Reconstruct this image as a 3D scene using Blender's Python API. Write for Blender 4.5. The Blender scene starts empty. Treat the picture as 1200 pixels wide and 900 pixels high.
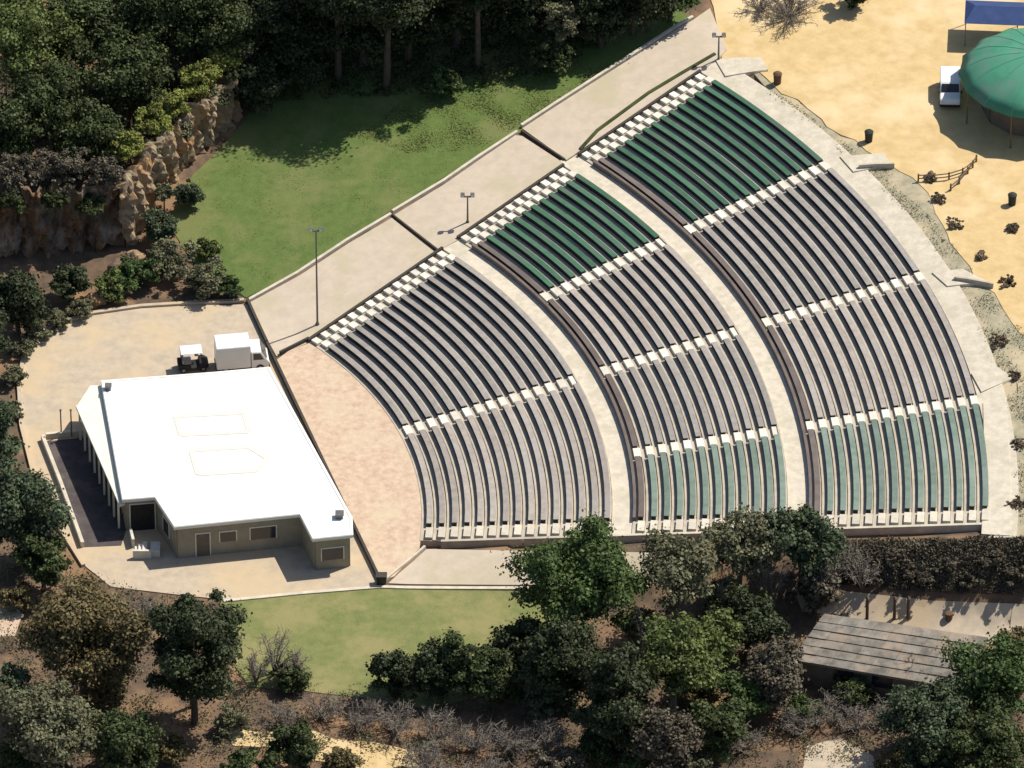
import bpy, bmesh, math, random
import numpy as np
from mathutils import Vector, Matrix

scene = bpy.context.scene
C = scene.collection
rad = math.radians
random.seed(7)
RNG = np.random.default_rng(11)

# ------------------------------------------------------------------ camera
MPP = 0.065                      # metres per photo pixel at the aim point
DIST, ELEV = 700.0, rad(37.35)
cam_d = bpy.data.cameras.new('camera')
cam = bpy.data.objects.new('camera', cam_d)
C.objects.link(cam)
CAM = np.array([0.0, -DIST * math.cos(ELEV), DIST * math.sin(ELEV)])
cam.location = CAM
cam.rotation_euler = (math.pi / 2 - ELEV, 0, 0)
cam_d.sensor_width = 36.0
cam_d.lens = 36.0 * DIST / (1200 * MPP)
cam_d.clip_start = 1.0
cam_d.clip_end = 9000.0
scene.camera = cam

# ------------------------------------------------------------------ sky, sun, exposure
SHADOW = Vector((-0.60, -0.36, -1.0)).normalized()      # direction the light travels
SUN_EL = math.asin(-SHADOW.z)
world = bpy.data.worlds.new('World')
scene.world = world
world.use_nodes = True
wn = world.node_tree.nodes
sky = wn.new('ShaderNodeTexSky')
sky.sky_type = 'NISHITA'
sky.sun_disc = False
sky.sun_elevation = SUN_EL
sky.sun_rotation = math.atan2(-SHADOW.x, -SHADOW.y)
wn['Background'].inputs['Strength'].default_value = 0.09
world.node_tree.links.new(sky.outputs[0], wn['Background'].inputs['Color'])
sun_d = bpy.data.lights.new('sun', 'SUN')
sun_d.energy = 4.6
sun_d.angle = rad(0.5)
sun_d.color = (1.0, 0.94, 0.83)
sun = bpy.data.objects.new('sun', sun_d)
C.objects.link(sun)
sun.rotation_euler = SHADOW.to_track_quat('-Z', 'Y').to_euler()
scene.view_settings.view_transform = 'Standard'
scene.view_settings.look = 'None'
scene.view_settings.exposure = 0.25
scene.view_settings.gamma = 1.0

# ------------------------------------------------------------------ geometry of the bowl
CX, CY = -38.07, -16.61          # centre of the seating arcs
SLOPE = 0.1063
R0, R1, R2, R3, R4, R5, R6 = 31.32, 45.54, 47.13, 58.58, 60.21, 73.60, 75.7
TH_TOP, TH_BOT = rad(43.9), rad(-4.8)
AISLE1, AISLE2, AISLE3 = rad(19.1), rad(6.6), rad(31.6)


def sstep(a, b, v):
    t = np.clip((v - a) / (b - a), 0, 1)
    return t * t * (3 - 2 * t)


def H(x, y):
    """height of the natural ground"""
    x = np.asarray(x, float); y = np.asarray(y, float)
    dx, dy = x - CX, y - CY
    r = np.hypot(dx, dy)
    base = SLOPE * np.clip(r - R0, 0, R6 + 1.0 - R0)
    d = dx * math.sin(TH_BOT) - dy * math.cos(TH_BOT)
    w = 1 - sstep(2.2, 7.5, d)
    return base * w


def ray(px, py):
    f = DIST / MPP
    px = np.asarray(px, float); py = np.asarray(py, float)
    c, s = math.cos(ELEV), math.sin(ELEV)
    a = px - 600.0
    b = -(py - 450.0)
    return np.stack([a, c * f + s * b, -s * f + c * b], -1)


def G(px, py, dz=0.0):
    """photo pixel(s) -> point(s) on the ground surface raised by dz"""
    d = ray(px, py)
    d = d / np.linalg.norm(d, axis=-1, keepdims=True)
    lo = np.full(d.shape[:-1], 450.0); hi = np.full(d.shape[:-1], 1600.0)
    for _ in range(46):
        m = (lo + hi) / 2
        p = CAM + d * m[..., None]
        above = p[..., 2] > H(p[..., 0], p[..., 1]) + dz
        lo = np.where(above, m, lo); hi = np.where(above, hi, m)
    return CAM + d * ((lo + hi) / 2)[..., None]


def Z(px, py, z):
    """photo pixel -> point on the level plane z"""
    d = ray(px, py)
    return CAM + d * ((z - CAM[2]) / d[..., 2])[..., None]


# ------------------------------------------------------------------ materials
MATS = {}


def nodes_of(name):
    m = bpy.data.materials.new(name)
    m.use_nodes = True
    nt = m.node_tree
    b = nt.nodes['Principled BSDF']
    return m, nt, b


def surf(name, c1, c2=None, scale=1.0, rough=0.85, c3=None, scale3=0.12, amt3=0.5, bump=0.0, bscale=8.0,
         detail=6.0, metal=0.0, per_object=0.0, spec=0.3, lo=0.35, hi=0.65):
    """noise-mixed surface: c1/c2 fine, c3 as broad stains, in object/world metres"""
    m, nt, b = nodes_of(name)
    N, L = nt.nodes, nt.links
    b.inputs['Roughness'].default_value = rough
    b.inputs['Metallic'].default_value = metal
    b.inputs['Specular IOR Level'].default_value = spec
    geo = N.new('ShaderNodeNewGeometry')

    def noise(sc, det=detail):
        n = N.new('ShaderNodeTexNoise')
        n.inputs['Scale'].default_value = sc
        n.inputs['Detail'].default_value = det
        n.inputs['Roughness'].default_value = 0.65
        L.new(geo.outputs['Position'], n.inputs['Vector'])
        return n
    if c2 is None:
        c2 = tuple(v * 0.8 for v in c1)
    n1 = noise(scale)
    mr = N.new('ShaderNodeMapRange')
    mr.inputs['From Min'].default_value = lo
    mr.inputs['From Max'].default_value = hi
    L.new(n1.outputs['Fac'], mr.inputs['Value'])
    mx = N.new('ShaderNodeMix'); mx.data_type = 'RGBA'
    mx.inputs[6].default_value = (*c1, 1); mx.inputs[7].default_value = (*c2, 1)
    L.new(mr.outputs[0], mx.inputs[0])
    out = mx.outputs[2]
    if c3 is not None:
        n3 = noise(scale3, 4.0)
        m3 = N.new('ShaderNodeMapRange')
        m3.inputs['From Min'].default_value = 0.48
        m3.inputs['From Max'].default_value = 0.62
        m3.inputs['To Max'].default_value = amt3
        L.new(n3.outputs['Fac'], m3.inputs['Value'])
        x3 = N.new('ShaderNodeMix'); x3.data_type = 'RGBA'
        L.new(m3.outputs[0], x3.inputs[0]); L.new(out, x3.inputs[6])
        x3.inputs[7].default_value = (*c3, 1)
        out = x3.outputs[2]
    if per_object:
        oi = N.new('ShaderNodeObjectInfo')
        mo = N.new('ShaderNodeMapRange')
        mo.inputs['To Min'].default_value = 1 - per_object
        mo.inputs['To Max'].default_value = 1 + per_object
        L.new(oi.outputs['Random'], mo.inputs['Value'])
        hs = N.new('ShaderNodeHueSaturation')
        L.new(mo.outputs[0], hs.inputs['Value']); L.new(out, hs.inputs['Color'])
        out = hs.outputs[0]
    L.new(out, b.inputs['Base Color'])
    if bump:
        nb = noise(bscale)
        bp = N.new('ShaderNodeBump')
        bp.inputs['Strength'].default_value = bump
        bp.inputs['Distance'].default_value = 0.08
        L.new(nb.outputs['Fac'], bp.inputs['Height'])
        L.new(bp.outputs[0], b.inputs['Normal'])
    MATS[name] = m
    return m


def leafmat(name, c1, c2, trans=0.22, rough=0.6):
    m, nt, b = nodes_of(name)
    N, L = nt.nodes, nt.links
    geo = N.new('ShaderNodeNewGeometry')
    mx = N.new('ShaderNodeMix'); mx.data_type = 'RGBA'
    mx.inputs[6].default_value = (*c1, 1); mx.inputs[7].default_value = (*c2, 1)
    L.new(geo.outputs['Random Per Island'], mx.inputs[0])
    nz = N.new('ShaderNodeTexNoise'); nz.inputs['Scale'].default_value = 0.7
    nz.inputs['Detail'].default_value = 3
    L.new(geo.outputs['Position'], nz.inputs['Vector'])
    mr = N.new('ShaderNodeMapRange')
    mr.inputs['From Min'].default_value = 0.3; mr.inputs['From Max'].default_value = 0.7
    mr.inputs['To Min'].default_value = 0.6; mr.inputs['To Max'].default_value = 1.45
    L.new(nz.outputs['Fac'], mr.inputs['Value'])
    hs = N.new('ShaderNodeHueSaturation')
    L.new(mr.outputs[0], hs.inputs['Value']); L.new(mx.outputs[2], hs.inputs['Color'])
    L.new(hs.outputs[0], b.inputs['Base Color'])
    b.inputs['Roughness'].default_value = rough
    b.inputs['Specular IOR Level'].default_value = 0.25
    tr = N.new('ShaderNodeBsdfTranslucent')
    L.new(hs.outputs[0], tr.inputs['Color'])
    ms = N.new('ShaderNodeMixShader'); ms.inputs[0].default_value = trans
    L.new(b.outputs[0], ms.inputs[1]); L.new(tr.outputs[0], ms.inputs[2])
    L.new(ms.outputs[0], N['Material Output'].inputs['Surface'])
    MATS[name] = m
    return m


surf('soil', (0.16, 0.105, 0.065), (0.075, 0.055, 0.04), 0.9, c3=(0.32, 0.19, 0.10), scale3=0.16, amt3=0.7, bump=0.6, bscale=3)
surf('lawn', (0.122, 0.170, 0.042), (0.085, 0.132, 0.030), 1.4, c3=(0.185, 0.19, 0.07), scale3=0.17, amt3=0.65, bump=0.5, bscale=9)
surf('dry_lawn', (0.20, 0.205, 0.075), (0.14, 0.165, 0.05), 1.2, c3=(0.30, 0.255, 0.115), scale3=0.2, amt3=0.6, bump=0.5, bscale=9)
surf('sand', (0.61, 0.45, 0.225), (0.50, 0.36, 0.17), 0.8, c3=(0.68, 0.53, 0.32), scale3=0.11, amt3=0.8, bump=0.35, bscale=2.5)
surf('scrub_ground', (0.40, 0.345, 0.24), (0.26, 0.245, 0.165), 1.3, c3=(0.52, 0.42, 0.27), scale3=0.25, amt3=0.7, bump=0.5, bscale=4)
surf('apron', (0.51, 0.42, 0.31), (0.40, 0.335, 0.255), 1.1, c3=(0.55, 0.42, 0.26), scale3=0.13, amt3=0.7, bump=0.2)
surf('brick', (0.60, 0.46, 0.34), (0.46, 0.325, 0.235), 1.7, c3=(0.57, 0.475, 0.33), scale3=0.35, amt3=0.6, bump=0.3)
surf('concrete', (0.55, 0.46, 0.36), (0.475, 0.40, 0.315), 1.1, c3=(0.44, 0.39, 0.25), scale3=0.22, amt3=0.6, bump=0.15)
surf('pale_concrete', (0.64, 0.57, 0.455), (0.51, 0.455, 0.365), 1.6, c3=(0.46, 0.42, 0.31), scale3=0.4, amt3=0.5, bump=0.15)
surf('white_step', (0.72, 0.675, 0.585), (0.60, 0.56, 0.48), 2.0, bump=0.1, per_object=0.14)
surf('cream_step', (0.62, 0.56, 0.45), (0.50, 0.455, 0.375), 2.0, bump=0.1, per_object=0.12)
surf('tread', (0.50, 0.435, 0.345), (0.38, 0.335, 0.27), 1.4, c3=(0.55, 0.49, 0.38), scale3=0.3, amt3=0.5, bump=0.2)
surf('dark_edge', (0.07, 0.06, 0.05), (0.045, 0.04, 0.035), 3.0)
surf('bench_grey', (0.32, 0.297, 0.268), (0.235, 0.218, 0.197), 1.8, rough=0.55, per_object=0.12, c3=(0.33, 0.29, 0.27), scale3=0.3, amt3=0.5)
surf('bench_rose', (0.37, 0.325, 0.285), (0.275, 0.242, 0.215), 1.8, rough=0.55, per_object=0.12, c3=(0.36, 0.34, 0.32), scale3=0.3, amt3=0.5)
surf('bench_green', (0.058, 0.150, 0.088), (0.042, 0.116, 0.068), 1.6, rough=0.5, per_object=0.16, c3=(0.085, 0.125, 0.095), scale3=0.35, amt3=0.7)
surf('bench_green_lit', (0.18, 0.235, 0.19), (0.125, 0.175, 0.14), 1.6, rough=0.5, per_object=0.14, c3=(0.22, 0.27, 0.23), scale3=0.25, amt3=0.6)  # same green seats, the angle of the light put into a paler colour
surf('bench_brown', (0.165, 0.132, 0.118), (0.115, 0.092, 0.083), 0.8, rough=0.6, per_object=0.1)
surf('bench_shade', (0.050, 0.040, 0.032), (0.034, 0.027, 0.022), 2.0, rough=0.8)
surf('roof_white', (0.86, 0.84, 0.79), (0.80, 0.78, 0.73), 0.6, rough=0.6, c3=(0.79, 0.78, 0.73), scale3=0.35, amt3=0.5, bump=0.05)
surf('roof_curb', (0.61, 0.59, 0.55), (0.64, 0.62, 0.58), 1.0)
surf('stucco', (0.33, 0.30, 0.225), (0.27, 0.245, 0.185), 1.5, bump=0.2, bscale=12)
surf('eave', (0.72, 0.72, 0.63), (0.63, 0.64, 0.55), 2.0)
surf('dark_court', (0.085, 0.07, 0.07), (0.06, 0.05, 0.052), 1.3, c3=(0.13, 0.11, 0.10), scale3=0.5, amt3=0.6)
surf('dark_glass', (0.02, 0.022, 0.028), (0.03, 0.03, 0.035), 1.0, rough=0.12, spec=0.6)
surf('black', (0.02, 0.02, 0.022), (0.03, 0.03, 0.03), 2.0, rough=0.7)
surf('white_paint', (0.82, 0.82, 0.81), (0.78, 0.78, 0.77), 1.0, rough=0.35, spec=0.5)
surf('chrome', (0.5, 0.5, 0.5), (0.4, 0.4, 0.4), 2.0, rough=0.3, metal=0.8)
surf('steel', (0.17, 0.17, 0.165), (0.12, 0.12, 0.12), 2.0, rough=0.5, metal=0.4)
surf('lamp_glass', (0.75, 0.74, 0.68), None, 2.0, rough=0.3)
surf('rust_rail', (0.05, 0.035, 0.028), (0.035, 0.025, 0.02), 2.0, rough=0.7)
surf('canvas_green', (0.065, 0.27, 0.165), (0.05, 0.21, 0.135), 1.2, rough=0.8, c3=(0.13, 0.25, 0.20), scale3=0.3, amt3=0.7)
surf('canvas_blue', (0.035, 0.065, 0.19), (0.025, 0.05, 0.14), 1.2, rough=0.8)
surf('timber', (0.19, 0.13, 0.085), (0.125, 0.088, 0.06), 2.5, bump=0.3)
surf('shingle', (0.25, 0.228, 0.195), (0.125, 0.112, 0.095), 1.1, c3=(0.32, 0.25, 0.19), scale3=0.4, amt3=0.85, per_object=0.16, bump=0.4)
surf('shed_wall', (0.17, 0.14, 0.11), (0.12, 0.10, 0.08), 1.5)
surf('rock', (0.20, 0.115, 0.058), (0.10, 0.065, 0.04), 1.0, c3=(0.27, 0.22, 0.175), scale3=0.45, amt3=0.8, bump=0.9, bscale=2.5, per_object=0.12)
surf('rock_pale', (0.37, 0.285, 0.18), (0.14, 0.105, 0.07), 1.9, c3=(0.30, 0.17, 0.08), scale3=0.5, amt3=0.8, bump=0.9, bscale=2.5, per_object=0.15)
surf('bark', (0.12, 0.09, 0.065), (0.07, 0.052, 0.04), 3.0, bump=0.5)
surf('pale_bark', (0.30, 0.26, 0.21), (0.20, 0.17, 0.14), 3.0, bump=0.4)
surf('twig', (0.27, 0.235, 0.195), (0.175, 0.15, 0.125), 1.5)
surf('bin_brown', (0.14, 0.085, 0.05), (0.10, 0.06, 0.04), 2.0)
surf('bin_dark', (0.045, 0.05, 0.04), (0.03, 0.035, 0.03), 2.0)
leafmat('leaf_dark', (0.034, 0.050, 0.016), (0.078, 0.098, 0.032), 0.16)
leafmat('leaf_deep', (0.022, 0.033, 0.013), (0.056, 0.070, 0.027), 0.12)
leafmat('leaf_mid', (0.045, 0.080, 0.022), (0.095, 0.135, 0.042), 0.2)
leafmat('leaf_bright', (0.085, 0.118, 0.030), (0.160, 0.188, 0.060), 0.22)
leafmat('leaf_lush', (0.050, 0.088, 0.022), (0.100, 0.138, 0.042), 0.2)
leafmat('leaf_olive', (0.105, 0.082, 0.035), (0.185, 0.150, 0.065), 0.15)
leafmat('leaf_greygreen', (0.095, 0.098, 0.052), (0.185, 0.180, 0.100), 0.15)
leafmat('leaf_blue', (0.042, 0.064, 0.032), (0.098, 0.125, 0.062), 0.16)
leafmat('leaf_lime', (0.15, 0.18, 0.035), (0.27, 0.28, 0.075), 0.25)
leafmat('leaf_dry', (0.13, 0.095, 0.060), (0.24, 0.185, 0.12), 0.05)
leafmat('leaf_dusky', (0.072, 0.062, 0.042), (0.140, 0.118, 0.080), 0.08)
leafmat('grass_blade', (0.16, 0.20, 0.06), (0.27, 0.28, 0.11), 0.45)


# ------------------------------------------------------------------ mesh helpers
def tag(o, label, cat, group=None):
    o['label'] = label; o['category'] = cat
    if group:
        o['group'] = group
    return o


def thing(name, label, cat, loc=(0, 0, 0), rz=0.0, group=None):
    o = bpy.data.objects.new(name, None)
    C.objects.link(o)
    o.empty_display_size = 0.2
    o.location = loc
    o.rotation_euler = (0, 0, rz)
    return tag(o, label, cat, group)


def link(name, me, mat, parent=None, loc=None, rz=0.0, kind=None, smooth=False):
    o = bpy.data.objects.new(name, me)
    C.objects.link(o)
    if mat is not None and not me.materials:
        me.materials.append(MATS[mat])
    if parent is not None:
        o.parent = parent
    if loc is not None:
        o.location = loc
    o.rotation_euler = (0, 0, rz)
    if kind:
        o['kind'] = kind
    if smooth:
        me.polygons.foreach_set('use_smooth', [True] * len(me.polygons))
    return o


def mesh(name, verts, faces):
    me = bpy.data.meshes.new(name)
    me.from_pydata([tuple(map(float, v)) for v in verts], [], faces)
    me.update()
    return me


class MB:
    """collects boxes, tubes and prisms; build() links ONE mesh object"""
    def __init__(self):
        self.v = []; self.f = []

    def add(self, vs, fs):
        o = len(self.v)
        self.v += [tuple(map(float, p)) for p in vs]
        self.f += [tuple(i + o for i in f) for f in fs]
        return self

    def box(self, x0, x1, y0, y1, z0, z1):
        vs = [(x, y, z) for z in (z0, z1) for (x, y) in ((x0, y0), (x1, y0), (x1, y1), (x0, y1))]
        return self.add(vs, [(3, 2, 1, 0), (4, 5, 6, 7), (0, 1, 5, 4), (1, 2, 6, 5), (2, 3, 7, 6), (3, 0, 4, 7)])

    def bar(self, a, b, wd, z0, z1):
        """upright slab from a to b (xy) of width wd; z0/z1 may be (start, end)"""
        a = Vector(a[:2]); b = Vector(b[:2])
        d = (b - a).normalized(); n = Vector((-d.y, d.x)) * wd / 2
        za = z0 if isinstance(z0, tuple) else (z0, z0); zb = z1 if isinstance(z1, tuple) else (z1, z1)
        p = [a - n, b - n, b + n, a + n]
        k = (0, 1, 1, 0)
        vs = [(q.x, q.y, za[k[i]]) for i, q in enumerate(p)] + [(q.x, q.y, zb[k[i]]) for i, q in enumerate(p)]
        return self.add(vs, [(3, 2, 1, 0), (4, 5, 6, 7), (0, 1, 5, 4), (1, 2, 6, 5), (2, 3, 7, 6), (3, 0, 4, 7)])

    def tube(self, pts, rads, n=6):
        pts = [Vector(p) for p in pts]
        base = len(self.v)
        for i, p in enumerate(pts):
            d = (pts[min(i + 1, len(pts) - 1)] - pts[max(i - 1, 0)]).normalized()
            u = d.cross(Vector((0.31, 0.17, 0.93)))
            if u.length < 0.05:
                u = d.cross(Vector((1, 0, 0)))
            u.normalize(); w = d.cross(u)
            for k in range(n):
                a = 2 * math.pi * k / n
                q = p + (u * math.cos(a) + w * math.sin(a)) * rads[i]
                self.v.append(tuple(q))
        for i in range(len(pts) - 1):
            for k in range(n):
                a = base + i * n + k; b = base + i * n + (k + 1) % n
                self.f.append((a, b, b + n, a + n))
        self.f.append(tuple(base + k for k in range(n - 1, -1, -1)))
        self.f.append(tuple(base + (len(pts) - 1) * n + k for k in range(n)))
        return self

    def prism(self, poly, z0, z1):
        n = len(poly)
        vs = [(p[0], p[1], z0) for p in poly] + [(p[0], p[1], z1) for p in poly]
        fs = [tuple(range(n - 1, -1, -1)), tuple(range(n, 2 * n))]
        fs += [(i, (i + 1) % n, n + (i + 1) % n, n + i) for i in range(n)]
        return self.add(vs, fs)

    def side_prism(self, prof, y0, y1):
        """profile in x,z extruded along y"""
        n = len(prof)
        vs = [(p[0], y0, p[1]) for p in prof] + [(p[0], y1, p[1]) for p in prof]
        fs = [tuple(range(n)), tuple(range(2 * n - 1, n - 1, -1))]
        fs += [((i + 1) % n, i, n + i, n + (i + 1) % n) for i in range(n)]
        return self.add(vs, fs)

    def lathe(self, prof, n=16, cx=0.0, cy=0.0):
        base = len(self.v)
        for r, z in prof:
            for k in range(n):
                a = 2 * math.pi * k / n
                self.v.append((cx + r * math.cos(a), cy + r * math.sin(a), z))
        for i in range(len(prof) - 1):
            for k in range(n):
                a = base + i * n + k; b = base + i * n + (k + 1) % n
                self.f.append((a, b, b + n, a + n))
        return self

    def build(self, name, mat, parent=None, loc=None, rz=0.0, origin=None, bevel=0.0, kind=None, smooth=False):
        vs = self.v
        if origin is not None:
            vs = [(a - origin[0], b - origin[1], c - origin[2]) for a, b, c in vs]
        me = mesh(name, vs, self.f)
        o = link(name, me, mat, parent, loc, rz, kind, smooth)
        if bevel:
            bm = bmesh.new(); bm.from_mesh(me)
            bmesh.ops.bevel(bm, geom=[e for e in bm.edges if len(e.link_faces) == 2 and e.calc_face_angle(0) > 0.5],
                            offset=bevel, segments=2, affect='EDGES', clamp_overlap=True)
            bm.to_mesh(me); bm.free()
        return o


def sweep(prof, t0, t1, n):
    """closed (radius, z) profile swept round the bowl's centre from angle t0 to t1"""
    m = MB(); k = len(prof); vs = []
    for i in range(n + 1):
        t = t0 + (t1 - t0) * i / n
        for r, z in prof:
            vs.append((CX + r * math.cos(t), CY + r * math.sin(t), z))
    fs = []
    for i in range(n):
        for j in range(k):
            a = i * k + j; b = i * k + (j + 1) % k
            fs.append((a, b, b + k, a + k))
    fs.append(tuple(range(k - 1, -1, -1)))
    fs.append(tuple(n * k + j for j in range(k)))
    m.add(vs, fs)
    return m


def pol(r, t, z=0.0):
    return (CX + r * math.cos(t), CY + r * math.sin(t), z)


def inpoly(px, py, poly):
    px = np.asarray(px); py = np.asarray(py)
    ins = np.zeros(px.shape, bool)
    j = len(poly) - 1
    for i in range(len(poly)):
        xi, yi = poly[i]; xj, yj = poly[j]
        c = ((yi > py) != (yj > py)) & (px < (xj - xi) * (py - yi) / ((yj - yi) or 1e-9) + xi)
        ins ^= c
        j = i
    return ins


def densify(poly, step):
    out = []
    for i, p in enumerate(poly):
        q = poly[(i + 1) % len(poly)]
        n = max(1, int(math.hypot(q[0] - p[0], q[1] - p[1]) / step))
        for k in range(n):
            out.append((p[0] + (q[0] - p[0]) * k / n, p[1] + (q[1] - p[1]) * k / n))
    return out


def smoothpoly(poly, it=2):
    for _ in range(it):
        out = []
        for i, p in enumerate(poly):
            q = poly[(i + 1) % len(poly)]
            out.append((p[0] * .75 + q[0] * .25, p[1] * .75 + q[1] * .25))
            out.append((p[0] * .25 + q[0] * .75, p[1] * .25 + q[1] * .75))
        poly = out
    return poly


def ground_sheet(name, xy, mat, dz, skirt=0.3, cell=1.5, flat=None, wobble=0.0, kind='structure'):
    """polygon (world xy) laid on the ground dz above it, cut into cells, with a skirt round its edge"""
    xy = densify(xy, cell)
    if wobble:
        xy = [(x + RNG.normal(0, wobble), y + RNG.normal(0, wobble)) for x, y in xy]
    bm = bmesh.new()
    bm.faces.new([bm.verts.new((x, y, 0)) for x, y in xy])
    bm.normal_update()
    if bm.faces[:][0].normal.z < 0:
        bmesh.ops.reverse_faces(bm, faces=bm.faces[:])
    bmesh.ops.triangulate(bm, faces=bm.faces[:])
    xs = [p[0] for p in xy]; ys = [p[1] for p in xy]
    for axis, lo, hi in ((0, min(xs), max(xs)), (1, min(ys), max(ys))):
        n = min(90, int((hi - lo) / cell))
        for k in range(1, n):
            co = [0, 0, 0]; no = [0, 0, 0]
            co[axis] = lo + (hi - lo) * k / n; no[axis] = 1
            bmesh.ops.bisect_plane(bm, geom=bm.verts[:] + bm.edges[:] + bm.faces[:], plane_co=co, plane_no=no, dist=1e-5)
    for v in bm.verts:
        v.co.z = dz + (float(H(v.co.x, v.co.y)) if flat is None else flat)
    for f_ in bm.faces:
        f_.smooth = True
    if skirt:
        be = [e for e in bm.edges if e.is_boundary]
        for e in be:
            e.smooth = False
        r = bmesh.ops.extrude_edge_only(bm, edges=be)
        for v in r['geom']:
            if isinstance(v, bmesh.types.BMVert):
                v.co.z -= skirt
    bmesh.ops.recalc_face_normals(bm, faces=bm.faces[:])
    me = bpy.data.meshes.new(name)
    bm.to_mesh(me); bm.free()
    return link(name, me, mat, kind=kind)


def pxpoly(pts, dz=0.0):
    g = G([p[0] for p in pts], [p[1] for p in pts], dz)
    return [(float(a), float(b)) for a, b, _ in g]


def kerb(name, px, label, cat, w, h, mat, closed=False, base=0.0, dz=0.0, step=1.0, drop=0.25):
    """low wall following the ground along photo points"""
    xy = pxpoly(px, dz)
    pts = []
    for i in range(len(xy) - (0 if closed else 1)):
        p, q = xy[i], xy[(i + 1) % len(xy)]
        n = max(1, int(math.hypot(q[0] - p[0], q[1] - p[1]) / step))
        for k in range(n):
            pts.append((p[0] + (q[0] - p[0]) * k / n, p[1] + (q[1] - p[1]) * k / n))
    if not closed:
        pts.append(xy[-1])
    m = MB(); vs = []; N = len(pts)
    for i, p in enumerate(pts):
        a = pts[max(i - 1, 0)]; b = pts[min(i + 1, N - 1)]
        d = Vector((b[0] - a[0], b[1] - a[1])).normalized(); nx, ny = -d.y * w / 2, d.x * w / 2
        z = float(H(*p)) + base
        vs += [(p[0] - nx, p[1] - ny, z - drop), (p[0] + nx, p[1] + ny, z - drop), (p[0] + nx, p[1] + ny, z + h), (p[0] - nx, p[1] - ny, z + h)]
    fs = []
    for i in range(N - 1):
        for j in range(4):
            a = i * 4 + j; b = i * 4 + (j + 1) % 4
            fs.append((a, b, b + 4, a + 4))
    fs += [(3, 2, 1, 0), tuple((N - 1) * 4 + j for j in range(4))]
    m.add(vs, fs)
    o = m.build(name, mat)
    if label:
        tag(o, label, cat)
    else:
        o['kind'] = 'structure'
    return o


# ------------------------------------------------------------------ foliage helpers
def quads_mesh(name, ctr, nrm, size, aspect=1.5, seed=0):
    """one leaf-shaped quad per centre"""
    n = len(ctr)
    r = np.random.default_rng(seed)
    nrm = nrm / (np.linalg.norm(nrm, axis=1, keepdims=True) + 1e-9)
    t = r.normal(size=(n, 3))
    u = np.cross(nrm, t); u /= (np.linalg.norm(u, axis=1, keepdims=True) + 1e-9)
    v = np.cross(nrm, u)
    s = (size * r.uniform(0.6, 1.3, n))[:, None]
    a = u * s * aspect / 2; b = v * s / 2
    P = np.empty((n, 4, 3))
    P[:, 0] = ctr - a; P[:, 1] = ctr - b + nrm * s * 0.12; P[:, 2] = ctr + a; P[:, 3] = ctr + b + nrm * s * 0.12
    me = bpy.data.meshes.new(name)
    me.vertices.add(n * 4); me.loops.add(n * 4); me.polygons.add(n)
    me.vertices.foreach_set('co', P.reshape(-1).astype(np.float32))
    me.loops.foreach_set('vertex_index', np.arange(n * 4, dtype=np.int32))
    me.polygons.foreach_set('loop_start', np.arange(0, n * 4, 4, dtype=np.int32))
    me.polygons.foreach_set('loop_total', np.full(n, 4, dtype=np.int32))
    me.update(calc_edges=True)
    me.validate()
    return me


SEED = [100]


def crown_points(w, h, n, shape='round', clumps=None):
    """leaf centres and normals through a crown of half width w, half height h about the origin"""
    SEED[0] += 1
    r = np.random.default_rng(SEED[0])
    K = int((clumps or (20 + 7 * w)) * 1.5)
    ph = r.uniform(0, 6.28)
    cc = []
    while len(cc) < K:
        p = r.uniform(-1, 1, 3)
        rr = np.linalg.norm(p)
        if rr > 1 or rr < 0.35:
            continue
        if shape == 'spire':
            lim = (1 - (p[2] + 1) / 2) ** 0.75 * 1.05 + 0.08
            if np.hypot(p[0], p[1]) > lim:
                continue
        if shape == 'dome' and p[2] < -0.55:
            continue
        f = 0.80 + 0.16 * math.sin(3.1 * math.atan2(p[1], p[0]) + ph) + 0.10 * r.normal()
        cc.append(p * np.array([w, w, h]) * min(1.02, max(0.55, f)))
    cc = np.array(cc)
    cr = r.uniform(0.12, 0.33, K) * min(w, h) * (0.8 if shape == 'spire' else 1.0)
    idx = r.choice(K, n, p=cr ** 2 / (cr ** 2).sum())
    d = r.normal(size=(n, 3)); d /= np.linalg.norm(d, axis=1, keepdims=True)
    d[:, 2] = np.where(d[:, 2] < -0.3, -d[:, 2] * 0.6, d[:, 2])
    rad_ = cr[idx] * (0.45 + 0.6 * r.random(n) + 0.35 * np.abs(r.normal(size=n)) * (r.random(n) < 0.3))
    pts = cc[idx] + d * rad_[:, None] * np.array([1.1, 1.1, 0.85])
    nr = d * 0.8 + r.normal(size=(n, 3)) * 0.55 + np.array([0, 0, 0.35])
    return pts, nr, cc, cr


def limbs(m, base, cc, zc, trunk_r, seed, k=7):
    r = random.Random(seed)
    order = list(range(len(cc)))
    r.shuffle(order)
    for i in order[:k]:
        c = Vector(cc[i])
        st = Vector((0, 0, zc * r.uniform(0.45, 0.8)))
        en = c + Vector((0, 0, zc))
        mid = st.lerp(en, 0.5) + Vector((r.uniform(-.3, .3), r.uniform(-.3, .3), 0.25))
        m.tube([st, mid, en], [trunk_r * 0.5, trunk_r * 0.3, trunk_r * 0.1], 5)


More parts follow.
